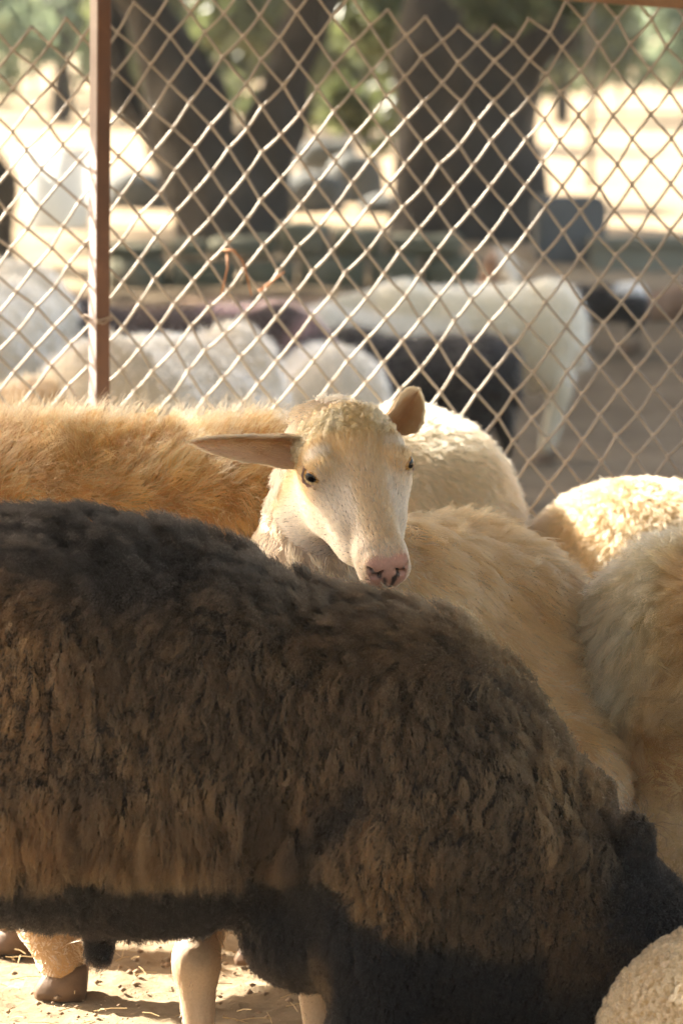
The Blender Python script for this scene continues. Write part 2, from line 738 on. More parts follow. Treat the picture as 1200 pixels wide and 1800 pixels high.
M_TWIG = solid('dry_twig', [(.3, (.30, .13, .06)), (.7, (.45, .22, .10))], 30, .7, 0)

# ------------------------------------------------------------------ ground

def ground_z(x, d):
    z = 0.47 * sstep(16.8, 22.3, d) + 0.13 * sstep(22.3, 24, d) + np.clip(d - 24, 0, 40) * 0.046
    z = z + np.clip(d - 64, 0, 46) * 0.10
    return z


def build_ground():
    xs = np.unique(np.concatenate([np.arange(-.75, .25, .009), np.arange(-3, 3, .09), np.arange(-14, 14, .5), np.linspace(-150, 150, 50)]).round(4))
    ys = np.unique(np.concatenate([np.arange(5.9, 7.3, .009), np.arange(4, 12, .09), np.arange(12, 40, .4), np.linspace(-60, 4, 20), np.geomspace(40, 320, 30)]).round(4))
    Xg, Yg = np.meshgrid(xs, ys, indexing='ij')
    P = np.stack([Xg.ravel(), Yg.ravel(), np.zeros(Xg.size)], 1)
    z = ground_z(P[:, 0], P[:, 1])
    near = np.exp(-((P[:, 1] - 6.6) / 3.5) ** 2)
    z = z + near * (0.016 * noise(P, 5, 3, 2) + .007 * np.maximum(noise(P, 34, 5, 2), -.1) + .005 * np.maximum(noise(P, 90, 6), 0))
    far = sstep(9, 18, P[:, 1])
    z = z + far * (.05 * noise(P, .8, 11, 3)) + sstep(60, 200, P[:, 1]) * 3 * noise(P, .02, 4, 2)
    P[:, 2] = z
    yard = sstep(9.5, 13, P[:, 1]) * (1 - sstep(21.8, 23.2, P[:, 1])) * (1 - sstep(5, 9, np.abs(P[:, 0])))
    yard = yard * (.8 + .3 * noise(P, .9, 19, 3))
    gcol = np.clip(lerp([1, 1, 1], [.40, .37, .33], np.clip(yard, 0, 1)), 0, 1)  # yard ground coloured darker to deepen the tree shade there
    nx, ny = len(xs), len(ys)
    i = np.arange(nx * ny).reshape(nx, ny)
    Q = np.stack([i[:-1, :-1], i[1:, :-1], i[1:, 1:], i[:-1, 1:]], -1).reshape(-1, 4)
    m, nt, b = mat_new('dry_earth')
    nz = noise_node(nt, 7, 8, .65)
    r = ramp(nt, nz.outputs['Fac'], [(.25, (.16, .12, .08)), (.5, (.29, .225, .15)), (.75, (.42, .335, .235))])
    nz2 = noise_node(nt, .35, 3)
    r2 = ramp(nt, nz2.outputs['Fac'], [(.35, (.6, .6, .55)), (.65, (1.1, 1.05, .95))])
    mx = nt.nodes.new('ShaderNodeMixRGB')
    mx.blend_type = 'MULTIPLY'
    mx.inputs[0].default_value = .7
    nt.links.new(r.outputs[0], mx.inputs[1])
    nt.links.new(r2.outputs[0], mx.inputs[2])
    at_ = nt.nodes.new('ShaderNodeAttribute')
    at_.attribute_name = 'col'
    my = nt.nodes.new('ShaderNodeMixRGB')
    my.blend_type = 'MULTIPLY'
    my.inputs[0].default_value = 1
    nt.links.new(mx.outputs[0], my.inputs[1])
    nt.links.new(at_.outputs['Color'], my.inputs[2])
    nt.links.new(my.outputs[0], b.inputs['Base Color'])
    b.inputs['Roughness'].default_value = .95
    b.inputs['Specular IOR Level'].default_value = .1
    n3 = noise_node(nt, 120, 6, .7)
    bp = nt.nodes.new('ShaderNodeBump')
    bp.inputs['Strength'].default_value = .7
    bp.inputs['Distance'].default_value = .006
    nt.links.new(n3.outputs['Fac'], bp.inputs['Height'])
    nt.links.new(bp.outputs[0], b.inputs['Normal'])
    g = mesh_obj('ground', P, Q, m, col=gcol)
    tag(g, kind='structure')
    return g


build_ground()

# loose clods, dung and straw on the pen floor
def build_litter():
    n = 2300
    V, Fc = [], []
    for i in range(n):
        x, y = random.uniform(-.9, .7), random.uniform(5.9, 7.4)
        s = .0013 + .006 * random.random() ** 4
        c = np.array([x, y, .012 * random.random() + s * .3])
        o = np.array([[1, 0, 0], [-1, 0, 0], [0, 1, 0], [0, -1, 0], [0, 0, .7], [0, 0, -.7]]) * s * (0.7 + .6 * np.random.rand(6, 1))
        b = len(V)
        V += list(c + o)
        Fc += [tuple(b + q for q in f) for f in ((0, 2, 4), (2, 1, 4), (1, 3, 4), (3, 0, 4), (2, 0, 5), (1, 2, 5), (3, 1, 5), (0, 3, 5))]
    o = mesh_obj('loose_clods', V, Fc, M_CLOD, smooth=True)
    tag(o, kind='stuff', label='loose brown clods and droppings scattered on the pen floor')
    g = Geo()
    for i in range(420):
        x, y = random.uniform(-.9, .7), random.uniform(5.9, 7.4)
        a = random.uniform(0, 6.28)
        l = random.uniform(.012, .05)
        dz = random.uniform(-.004, .012)
        p = np.array([x, y, .012 + .012 * random.random()])
        dv = np.array([math.cos(a) * l, math.sin(a) * l, dz])
        g.tube([p, p + dv * .5 + np.array([0, 0, .002]), p + dv], .0008, 3, False)
    o = g.build('straw_litter', M_STRAW)
    tag(o, kind='stuff', label='short pieces of dry straw lying on the pen floor')


build_litter()

# ------------------------------------------------------------------ shed roof overhead (shades the flock)

ROOF_Z = 2.4


def build_roof():
    t = thing('shed_roof', 'low sheet metal shed roof over the flock on timber posts', 'roof', (0, 6, 0))

    def sheet(poly_x, y_of_x, y_back):
        x0, x1 = poly_x
        n = int((x1 - x0) / .025)
        V = []
        for i in range(n + 1):
            x = x0 + (x1 - x0) * i / n
            z = ROOF_Z + .012 * math.cos(x * 2 * math.pi / .1)
            V += [(x, y_back, z), (x, y_of_x(x), z)]
        Fc = [(2 * i, 2 * i + 1, 2 * i + 3, 2 * i + 2) for i in range(n)]
        b = len(V)
        V2 = V + [(x, y, z + .004) for x, y, z in V]
        F2 = Fc + [tuple(b + q for q in f[::-1]) for f in Fc]
        mesh_obj('roof_sheet', V2, F2, M_ROOF, t)

    xs = [-2.5, -1.9, -1.2, -.1, 1.0, 2.1, 3.2, 4.3]
    for a, b2 in zip(xs[:-1], xs[1:]):
        sheet((a + .004, b2 - .004), edge2, 2.6)
    # unseen sheet added beyond the roof, cut to shape the shadow edge on the fence
    poly = [(-.76, 8.57), (-2.3, 9.38), (-2.3, 10.4), (4.2, 10.4), (4.2, 8.57)]
    V = [(x, y, ROOF_Z + .003) for x, y in poly] + [(x, y, ROOF_Z + .009) for x, y in poly]
    n = len(poly)
    Fc = [tuple(range(n)), tuple(range(2 * n - 1, n - 1, -1))] + [(i, n + i, n + (i + 1) % n, (i + 1) % n) for i in range(n)]
    mesh_obj('awning_sheet', V, Fc, M_ROOF, t, smooth=False)
    for x, y in ((-2.42, 8.4), (-2.42, 2.8), (4.1, 10.3), (4.2, 2.8), (-2.2, 10.3)):
        g = Geo()
        g.box((x, y, ROOF_Z / 2 - .02), (.1, .1, ROOF_Z - .04))
        g.build('post', M_TIMBER, t)
    for y in (2.75, 5.6, 8.4):
        g = Geo()
        g.box((.68, y, ROOF_Z - .06), (7.1, .06, .08))
        g.build('beam', M_TIMBER, t)


def edge2(x):
    return 8.56


build_roof()

# ------------------------------------------------------------------ chain link fence

DF = 7.8
SF = F / DF


def build_fence():
    t = thing('chain_link_fence', 'rusty chain link fence of slanting diamond mesh on a brown square post', 'fence', (0, DF, 0))
    # mesh coordinates: columns u (half diagonals), rows v ; px mapping with gentle sag
    top_x = [-150, 20, 75, 150, 300, 600, 727, 822, 887, 940, 1000, 1300]
    top_y = [10, 15, 8, 0, -18, -12, 20, 47, 42, 30, 4, -25]
    hx, hy = 15.6, 40.5

    def pos(u, v, off):
        # u: column index in half diagonals (even), v: row in half diagonals from the top
        px0 = 600 + hx * u
        sk = np.interp(px0, [-200, 150, 400, 700, 1000, 1300], [-7.5, -5.0, -2.5, -1.0, -.4, 0])  # shear
        ty = np.interp(px0, top_x, top_y)
        px = px0 + 5.0 * math.sin(v * .31 + u * .1) + 2.2 * math.sin(v * .9 + u * .27) + 9 * math.exp(-((px0 - 100) / 70) ** 2) * math.sin(v * .55)
        sq = np.interp(px0, [-200, 100, 450, 750, 1300], [.86, .90, .97, 1.0, 1.0])
        py = ty * math.exp(-v / 5.0) + hy * v * sq + 5.0 * math.sin(u * .18 + v * .23) + 2.2 * math.sin(u * .4 - v * .5) + max(0, 330 - px0) * .13
        return px, py
    nrows = 31
    sag = np.random.default_rng(3)
    jx = sag.normal(0, 1.9, (160, 60))
    jy = sag.normal(0, 1.9, (160, 60))
    for w in range(-27, 27):
        uc = 2 * w
        pts = []
        for v in range(nrows + 1):
            # wire runs top to bottom, alternating between column uc-1 and uc+1
            side = 1 if (v + w) % 2 == 0 else -1
            u = uc + side
            px, py = pos(u, v, 0)
            ju, jv = (u + 70) % 160, v
            px += jx[ju, jv]
            py += jy[ju, jv]
            p = W(px, py, DF)
            pts.append(p)
        P = np.array(pts)
        out = []
        r = .0019
        for i in range(len(P) - 1):
            a, b = P[i], P[i + 1]
            s = 1 if (i + w) % 2 == 0 else -1       # going from right (even) to left: the "/" strand lies towards the viewer
            # overshoot at the interlock: right apex hooks past the column line
            for q in (0.0, .06, .14, .3, .5, .7, .86, .94):
                p = a + (b - a) * q
                bow = math.sin(math.pi * q) * .0016
                dep = -s * .0055 * math.sin(math.pi * q) ** .5 if 0 < q < 1 else 0
                hook = (.0026 if q == 0 else .0012 if q in (.06, .94) else 0)
                sx = 1 if ((i + w) % 2 == 0) == (q < .5) else -1
                out.append(p + np.array([sx * hook, dep, -bow * (1 if s > 0 else .4)]))
        out.append(P[-1])
        g = Geo()
        g.tube(out, .0025, 7, True)
        g.build('wire', M_WIRE, t, smooth=True)
    # square post, turned so that two of its faces show
    c = W(176, 400, DF - .035)
    side = .0285
    a = math.radians(34)
    R = np.array([[math.cos(a), -math.sin(a), 0], [math.sin(a), math.cos(a), 0], [0, 0, 1]])
    g = Geo()
    hgt = 1.72
    # bevelled square tube
    b = .0022
    prof = []
    for sx, sy in ((1, 1), (-1, 1), (-1, -1), (1, -1)):
        h = side / 2
        if sx * sy > 0:
            prof += [(sx * h, sy * (h - b)), (sx * (h - b), sy * h)]
        else:
            prof += [(sx * (h - b), sy * h), (sx * h, sy * (h - b))]
    V = []
    zs = np.linspace(-.25, hgt, 20)
    for z in zs:
        for x, y in prof:
            q = R @ np.array([x, y, 0])
            V.append((c[0] + q[0] + .0012 * math.sin(z * 5), c[1] + q[1], z))
    n = len(prof)
    Fc = [(i * n + k, i * n + (k + 1) % n, (i + 1) * n + (k + 1) % n, (i + 1) * n + k) for i in range(len(zs) - 1) for k in range(n)]
    Fc += [tuple(range(n))[::-1], tuple((len(zs) - 1) * n + k for k in range(n))]
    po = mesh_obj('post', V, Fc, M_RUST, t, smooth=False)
    po.data.materials.append(M_SUNLIT_SIDE)         # sun-facing side coloured paler to stand in for sunlight
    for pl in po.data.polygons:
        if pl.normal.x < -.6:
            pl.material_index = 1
    # wire tie around the post
    g = Geo()
    zc = W(0, 556, DF)[2]
    loop = []
    for k in range(33):
        th = 2 * math.pi * k / 32
        rr = side * .5 * 1.02 / max(abs(math.cos(th)), abs(math.sin(th))) + .0012
        q = R @ np.array([rr * math.cos(th), rr * math.sin(th), 0])
        loop.append((c[0] + q[0], c[1] + q[1], zc + .005 * math.sin(th + 1)))
    g.tube(loop, .0014, 5, False)
    loop2 = [(x, y, z - .006 + .002 * math.sin(i)) for i, (x, y, z) in enumerate(loop)]
    g.tube(loop2, .0012, 5, False)
    p = np.array(loop[16])
    g.tube([p, p + np.array([-.012, .01, .008]), p + np.array([-.02, .03, .004])], .0016, 5)
    g.build('wire_tie', M_TIE, t, smooth=True)
    # weld seam where the post was lengthened
    # top rail, dipping to the right
    g = Geo()
    A, B = W(900, -22, DF - .25), W(1290, 7, DF - .25)
    ax = nrm(B - A)
    up = nrm(np.cross(np.cross(ax, [0, 0, 1.]), ax))
    yv = np.cross(up, ax)
    Rr = np.stack([ax, yv, up], 1)
    L = np.linalg.norm(B - A)
    g.box((A + B) / 2 + ax * .3, (L + .9, .03, .030), Rr)
    g.build('top_rail', M_TIMBER, t)


build_fence()


def twig_on_fence(label, pts, r):
    g = Geo()
    P = np.array([W(x, y, d) for x, y, d in pts])
    g.tube(P, np.linspace(r, r * .5, len(P)), 5)
    o = g.build('dry_straw_stalk', M_TWIG, smooth=True)
    tag(o, label, 'straw', group='dry stalks caught in the fence')


twig_on_fence('straight dry brown stalk hanging upright in the chain link mesh', [(399, 445, 7.78), (400, 470, 7.77), (395, 492, 7.77), (388, 520, 7.78)], .0022)
twig_on_fence('bent reddish dry stalk arching over and hanging in the chain link mesh', [(392, 440, 7.78), (410, 440, 7.775), (426, 458, 7.77), (434, 485, 7.77), (442, 520, 7.78)], .0024)
twig_on_fence('short pale stalk woven along a wire right of the bent stalk', [(455, 512, 7.785), (478, 495, 7.775), (500, 478, 7.78)], .003)


# ------------------------------------------------------------------ trees and things beyond the fence

def trunk_mesh(blob, step):
    lo, hi = blob.bounds(.1)
    V, Q = blob.mesh(grid_axes(lo, hi, step))
    N = vnormals(V, Q)
    V = V + N * (noise(V * np.array([1, 1, .35]), 7, 21, 3) * .04 + noise(V * np.array([1, 1, .5]), 2.2, 23, 2) * .09)[:, None]
    return V, Q


def leaf_cluster(centres, radii, n, size, keep=.0, seed=1):
    r = np.random.default_rng(seed)
    ci = r.integers(0, len(centres), n * 2)
    q = r.normal(0, 1, (n * 2, 3))
    q = nrm(q) * (r.random((n * 2, 1)) ** .45)
    P = np.array(centres)[ci] + q * np.array(radii)[ci]
    m = noise(P, 1.6, seed, 2) > keep
    P = P[m][:n]
    n = len(P)
    a = nrm(r.normal(0, 1, (n, 3)) + np.array([0, 0, -.4]))
    b = nrm(np.cross(a, r.normal(0, 1, (n, 3))))
    c = np.cross(a, b)
    s = size * (0.6 + .8 * r.random((n, 1)))
    V = np.stack([P - a * s, P + b * s * .38 + c * s * .1, P + a * s, P - b * s * .38 + c * s * .1], 1).reshape(-1, 3)
    Q = np.arange(4 * n).reshape(n, 4)
    return V, Q


def tree(name, label, cat, base, cones, crown_c, crown_r, n, lsize, mat, keep=-.1, seed=1, group=None, step=.05):
    t = thing(name, label, cat, base, group)
    bl = Blob()
    for a, b, ra, rb in cones:
        bl.cone(a, b, ra, rb, .12)
    V, Q = trunk_mesh(bl, step)
    mesh_obj('trunk', V, Q, M_BARK, t)
    if n:
        V, Q = leaf_cluster(crown_c, crown_r, n, lsize, keep, seed)
        mesh_obj('crown', V, Q, mat, t, smooth=False)
    return t


def G(px, d):
    """a point on the ground below photo column px at distance d"""
    x = (px - 600) * d / F
    return np.array([x, d, float(ground_z(np.array([x]), np.array([d]))[0])])


# forked tree
d = 24.5
tree('forked_tree', 'dark tree forking low into two slanting trunks behind the mossy kerb wall', 'tree', G(405, d), [
    (G(410, d) + [0, 0, -.3], W(405, 380, d), .34, .25),
    (W(395, 385, d), W(330, 190, d), .23, .17), (W(330, 190, d), W(232, -40, d + .2), .17, .14),
    (W(232, -40, d + .2), W(80, -420, d + 1), .14, .09), (W(160, -200, d + .5), W(240, -600, d - 1), .09, .05),
    (W(425, 375, d), W(490, 215, d), .2, .13), (W(490, 215, d), W(556, -30, d - .2), .13, .115),
    (W(556, -30, d - .2), W(640, -500, d - .8), .115, .07),
    (W(330, 330, d), W(215, 170, d + .6), .10, .10), (W(215, 170, d + .6), W(190, -60, d + 1.), .10, .08),
], [W(100, -520, d), W(420, -420, d), W(650, -650, d - 1), W(250, -900, d), W(-100, -800, d + 1), W(430, -110, d + 2.5), W(600, -190, d + 2)],
    [(2.0, 2.0, .9), (1.6, 1.8, .9), (1.6, 1.6, 1.0), (2.2, 2.2, 1.1), (1.8, 1.8, 1.0), (.55, .6, .33), (.6, .6, .5)], 8500, .085, M_LEAF, -.05, 3)

# massive trunk on the right
d = 25.5
tree('broad_tree', 'massive dark tree trunk widening towards its top right of the forked tree', 'tree', G(840, d), [
    (G(838, d) + [0, 0, -.3], W(832, 330, d), .58, .40), (W(832, 330, d), W(822, 120, d), .40, .40),
    (W(822, 120, d), W(800, -250, d + .3), .38, .30), (W(855, 170, d), W(955, 60, d - .3), .30, .20),
    (W(965, 60, d - .3), W(1060, -200, d - .5), .16, .12), (W(800, -250, d + .3), W(640, -700, d + 1), .25, .12),
    (W(800, -250, d), W(980, -800, d), .22, .1), (G(740, d - .2), W(800, 400, d - .1), .1, .16),
    (G(930, d - .2), W(870, 400, d - .1), .1, .16),
], [W(820, -700, d), W(1050, -620, d), W(640, -560, d + 1), W(1200, -800, d), W(850, -1000, d), W(655, 60, d + 3), W(1010, -14, d - 1.3), W(890, -12, d - 1.6), W(640, 200, d + 3.5)],
    [(2.0, 2.2, .9), (1.6, 1.8, .9), (1.4, 1.6, .9), (2, 2, 1), (2.2, 2.2, 1), (.4, .5, .5), (.5, .5, .26), (.3, .4, .20), (.28, .4, .3)], 8000, .085, M_LEAF, -.05, 5)

d = 23.5
tree('leaning_tree', 'dark trunk cut by the left edge of the view beside the white tub', 'tree', G(-40, d), [
    (G(5, d) + [0, 0, -.3], W(0, 330, d), .15, .13), (W(0, 330, d), W(-60, 180, d), .13, .12), (W(-60, 180, d), W(-160, -300, d), .12, .07)],
    [W(-250, -500, d), W(-60, -800, d)], [(1.5, 1.5, .8), (1.6, 1.6, .9)], 2200, .085, M_LEAF, -.05, 8)

# tree stems and pale bushes further up the slope
for i, (px, d, h, w, n, mt) in enumerate([(60, 47, 3.1, 1.5, 2600, 1), (-70, 44, 2.6, 1.3, 1600, 1), (200, 52, 2.6, 1.4, 1700, 0), (420, 46, 2.5, 1.5, 2600, 0),
                                          (610, 41, 2.3, 1.0, 1800, 0), (690, 50, 2.8, 1.3, 1500, 0), (1020, 52, 2.5, 1.3, 1500, 1), (1120, 56, 2.2, 1.3, 1700, 1), (1250, 50, 2.2, 1.3, 1500, 1), (520, 56, 2.9, 1.5, 1800, 1), (640, 36, 2.2, .8, 2600, 0), (330, 38, 2.4, 1.0, 2400, 0), (490, 35, 2.3, .8, 2200, 0), (110, 40, 2.3, 1.2, 2400, 1), (1090, 42, 2.0, 1.1, 1800, 1), (985, 40, 1.9, .8, 1500, 0)]):
    b = G(px, d)
    names = ['pale bluish bush high on the slope beyond the white tub', 'pale bush on the slope at the left edge of the view', 'green bush behind the left fork of the forked tree',
             'light green bush seen between the two forks of the tree', 'green bush left of the massive trunk with bright leaves', 'green bush partly behind the massive trunk',
             'green bush right of the massive trunk beside the thin pole', 'pale green bush on the sunny slope right of the thin pole', 'pale bush on the slope at the right edge of the view',
             'pale tall bush behind the right fork of the forked tree', 'leafy bush close left of the massive trunk', 'leafy bush filling the gap beside the left fork', 'leafy bush filling the gap beside the right fork', 'pale bush above the white tub', 'low pale bush right of the thin pole', 'small green bush between the massive trunk and the thin pole']
    tree('bush', names[i], 'bush', b, [(b + [0, 0, -.2], b + [0, 0, h * .5], .06, .04), (b + [0, 0, h * .4], b + [w * .3, .1, h * .75], .04, .02)],
         [b + [0, 0, h * .55], b + [-w * .4, 0, h * .4], b + [w * .45, .2, h * .45]], [(w * .6, w * .6, h * .42), (w * .5, w * .5, h * .34), (w * .5, w * .5, h * .34)],
         n, .11, M_LEAF2 if mt else M_LEAF, -.12, 30 + i, 'bushes up the slope beyond the yard', .06)


for i, (x, d, h, rr) in enumerate([(-6.6, 16.5, 5.0, 2.0), (-7.0, 20.0, 5.3, 2.1), (-3.7, 27.5, 5.2, 1.7), (-3.5, 20.5, 4.9, 2.0), (-5.2, 13.7, 4.9, 1.7), (-4.2, 22.9, 5.0, 1.8)]):  # trees out of view, added to throw shade on yard and trunks
    b = G(600 + x * F / d, d)
    labs = ['leafy shade tree standing left of the yard nearest the fence', 'leafy shade tree standing left of the kerb wall', 'leafy shade tree standing behind the forked tree', 'leafy shade tree between the kerb wall and the fence', 'leafy shade tree standing just beyond the fence to the left', 'leafy shade tree standing left of the leaning trunk']
    tree('shade_tree', labs[i], 'tree', b, [(b + [0, 0, -.2], b + [.1, 0, h * .5], .24, .18), (b + [.1, 0, h * .5], b + [-.6, .3, h], .16, .08), (b + [.1, 0, h * .5], b + [.8, -.3, h], .15, .08)],
         [b + [0, 0, h], b + [-rr * .6, .3, h - .4], b + [rr * .6, -.3, h - .3], b + [0, 0, h + .8]], [(rr, rr, 1.1)] * 4, 8500, .16, M_LEAF, -.12, 60 + i, 'shade trees round the yard', .1)


def far_wood():
    r = np.random.default_rng(5)
    C, R = [], []
    for i in range(46):
        x = -22 + i * 1.0 + r.normal(0, .4)
        d = 84 + r.normal(0, 4)
        z = float(ground_z(np.array([x]), np.array([d]))[0])
        h = r.uniform(3.5, 8)
        C.append((x, d, z + h * .5))
        R.append((2.0, 2.0, h * .55))
    V, Q = leaf_cluster(C, R, 26000, .22, -.2, 77)
    o = mesh_obj('far_wood', V, Q, M_LEAF2, smooth=False)
    tag(o, kind='stuff', label='pale green wood closing the view at the top of the slope')


far_wood()

# thin pole on the right
t = thing('thin_pole', 'thin dark pole standing on the sunny slope behind the grey block', 'pole', G(1037, 30))
g = Geo()
b = G(1037, 30)
g.tube([b + [0, 0, -.2], b + [.005, 0, 1.2], b + [-.01, 0, 3.2]], .020, 8)
g.build('shaft', M_BARK, t, smooth=True)
g = Geo()
g.tube([b + [-.01, 0, 3.2], b + [-.01, 0, 3.24]], .036, 8)
g.build('cap', M_TIMBER, t)


# low kerb wall of rough mossy stones in front of the trees
def kerb_wall():
    t = thing('kerb_wall', 'low dark kerb wall of rough mossy stones below the trees', 'wall', G(450, 22))
    d = 22.2
    k = 0
    for row, (yt, yb) in enumerate(((410, 455), (455, 515))):
        x = 165 + row * 18
        while x < 745:
            w = random.uniform(60, 150)
            top = yt + random.uniform(-9, 9) + (-16 if 380 < x < 560 and row == 0 else 0) + (14 if x < 360 and row == 0 else 0)
            c = (W(x + w / 2, (top + yb) / 2, d))
            c[1] += random.uniform(-.05, .05) + .25
            sz = np.array([w * d / F * .98, .5, (yb - top) * d / F])
            bl = Blob()
            # rounded block as a superposition of ellipsoids
            V = []
            n1, n2 = 8, 5
            for j in range(n2 + 1):
                th = math.pi * j / n2
                for i in range(n1):
                    ph = 2 * math.pi * i / n1 + .39
                    v = np.array([math.sin(th) * math.cos(ph), math.sin(th) * math.sin(ph), math.cos(th)])
                    v = np.sign(v) * np.abs(v) ** .28
                    V.append(c + v * sz / 2 * (1 + random.uniform(-.06, .06)))
            Fc = [(j * n1 + i, (j + 1) * n1 + i, (j + 1) * n1 + (i + 1) % n1, j * n1 + (i + 1) % n1) for j in range(n2) for i in range(n1)]
            mesh_obj('stone', V, Fc, M_STONE, t)
            x += w + 2
            k += 1


kerb_wall()


def bevel_box(c, s, b=.02):
    bm_v = []
    import bmesh
    bm = bmesh.new()
    bmesh.ops.create_cube(bm, size=1)
    for v in bm.verts:
        v.co = Vector((v.co.x * s[0] + c[0], v.co.y * s[1] + c[1], v.co.z * s[2] + c[2]))
    bmesh.ops.bevel(bm, geom=bm.edges[:], offset=b, segments=2, affect='EDGES')
    V = [tuple(v.co) for v in bm.verts]
    bm.verts.index_update()
    Fc = [tuple(v.index for v in f.verts) for f in bm.faces]
    bm.free()
    return V, Fc


def block(name, label, cat, x0, x1, y0, y1, d, depth, mat):
    a, b = W(x0, y1, d), W(x1, y0, d)
    V, Fc = bevel_box(((a[0] + b[0]) / 2, d + depth / 2, (a[2] + b[2]) / 2), (b[0] - a[0], depth, b[2] - a[2]), .025)
    o = mesh_obj(name, V, Fc, mat, smooth=False)
    tag(o, label, cat)
    return o


block('concrete_block', 'dark grey concrete block standing at the foot of the massive trunk', 'block', 944, 1066, 345, 520, 23.5, .6, M_CONC)


# low rendered wall to the right with a coping
t = thing('low_wall', 'low olive grey rendered wall running off the right edge of the view', 'wall', G(1120, 23.0))
a, b = W(1040, 540, 23.2), W(1330, 432, 23.2)
V, Fc = bevel_box(((a[0] + b[0]) / 2, 23.35, (a[2] + b[2]) / 2), (b[0] - a[0], .22, b[2] - a[2]), .01)
mesh_obj('wall_face', V, Fc, M_CONC2, t, smooth=False)
a, b = W(1036, 434, 23.2), W(1334, 417, 23.2)
V, Fc = bevel_box(((a[0] + b[0]) / 2, 23.35, (a[2] + b[2]) / 2), (b[0] - a[0], .30, b[2] - a[2]), .01)
mesh_obj('coping', V, Fc, M_CONC2, t, smooth=False)

# white tub on the left: tapered, rolled rim
def tub():
    d = 23.0
    top, bot = W(84, 262, d), W(98, 404, d)
    t = thing('white_tub', 'big white plastic tub glaring in the sun left of the fence post', 'tub', (bot[0], d, bot[2]))
    r1, r0 = 74 * d / F, 54 * d / F
    c0 = np.array([bot[0], d + r1, bot[2]])
    h = top[2] - bot[2]

    def lathe(prof, n=28):
        V = []
        for r, z in prof:
            for i in range(n):
                a = 2 * math.pi * i / n
                V.append(c0 + np.array([r * math.cos(a), r * math.sin(a), z]))
        Fc = [(j * n + i, j * n + (i + 1) % n, (j + 1) * n + (i + 1) % n, (j + 1) * n + i) for j in range(len(prof) - 1) for i in range(n)]
        return V, Fc
    V, Fc = lathe([(.001, 0), (r0, 0), (r0 * 1.01, .01), (r1, h), (r1 - .012, h), (r0 - .01, .02), (.001, .02)])
    mesh_obj('shell', V, Fc, M_TUB, t)
    V, Fc = lathe([(r1 + .0, h - .03), (r1 + .018, h - .03), (r1 + .022, h - .012), (r1 + .015, h + .006), (r1 - .008, h + .006)])
    mesh_obj('rim', V, Fc, M_TUB, t)
    for sgn in (-1, 1):
        g = Geo()
        a0 = -math.pi / 2 + sgn * .9
        P = [c0 + np.array([(r1 + .02 + .03 * math.sin(math.pi * q)) * math.cos(a0 + (q - .5) * .35), (r1 + .02 + .03 * math.sin(math.pi * q)) * math.sin(a0 + (q - .5) * .35), h - .05 - .03 * math.sin(math.pi * q)]) for q in np.linspace(0, 1, 9)]
        g.tube(P, .01, 6)
        g.build('handle', M_TUB, t, smooth=True)


tub()

# grey boulders between the trunks
for i, (px, py, wpx, hpx, dd) in enumerate([(548, 352, 120, 105, 27.5), (622, 330, 110, 120, 28.3), (668, 372, 80, 60, 27.2), (575, 280, 110, 70, 29.5), (238, 345, 110, 90, 28.0)]):
    c = W(px, py, dd)
    n1, n2 = 14, 9
    V = []
    for j in range(n2 + 1):
        th = math.pi * j / n2
        for k in range(n1):
            ph = 2 * math.pi * k / n1
            v = np.array([math.sin(th) * math.cos(ph), math.sin(th) * math.sin(ph), math.cos(th)])
            v = np.sign(v) * np.abs(v) ** .75
            v = v * (1 + .22 * noise((v * 1.3 + i * 3.1)[None, :], 1.6, 40 + i, 3)[0])
            V.append(c + v * np.array([wpx / 2, wpx / 2.4, hpx / 2]) * dd / F)
    Fc = [(j * n1 + k, (j + 1) * n1 + k, (j + 1) * n1 + (k + 1) % n1, j * n1 + (k + 1) % n1) for j in range(n2) for k in range(n1)]
    o = mesh_obj('boulder', V, Fc, M_ROCK)
    tag(o, ['grey boulder leaning against the right fork of the forked tree', 'tall grey boulder midway between the forked tree and the massive trunk', 'small grey boulder at the foot of the massive trunk',
            'upper grey boulder lying behind the tall one', 'beige boulder between the fence post and the forked tree'][i], 'boulder', 'boulders among the trees')

# feeding pole lying across the yard behind the goats
t = thing('lying_log', 'long sunlit log lying on the ground in front of the kerb wall', 'log', G(520, 21.6))
g = Geo()
P = [W(x, y, 21.4) for x, y in ((250, 548), (380, 546), (500, 545), (620, 548), (760, 552))]
g.tube(P, [.05, .062, .06, .056, .045], 10)
g.build('bark', M_TIMBER, t, smooth=True)
t_log = t
t = thing('lying_log', 'pale curved log lying below the olive grey wall at the right edge of the yard', 'log', G(1130, 20.8))
g = Geo()
P = [W(x, y, 20.8) for x, y in ((1060, 545), (1100, 552), (1150, 545), (1200, 526), (1260, 505))]
for p in P:
    p[2] = max(p[2], float(ground_z(np.array([p[0]]), np.array([p[1]]))[0]) + .03)
g.tube(P, [.06, .075, .08, .075, .06], 10)
g.build('bark', M_TIMBER, t, smooth=True)

# ------------------------------------------------------------------ sheep
PX = 1.0 / F


def clampc(c):
    return np.clip(c, .003, .95)




def pxof(P):
    return P[:, 0] / P[:, 1] * F + 600, (CAMZ - P[:, 2]) / P[:, 1] * F + Y0


def legs(bl, pts, k=.03):
    """pts: list of (hip, knee, foot) world points; returns feet"""
    for hip, knee, foot, r0, r1, r2 in pts:
        fet = np.array(foot) + [0, 0, .044]
        bl.cone(hip, knee, r0, r1, k)
        bl.cone(knee, fet, r1, r2, .015)


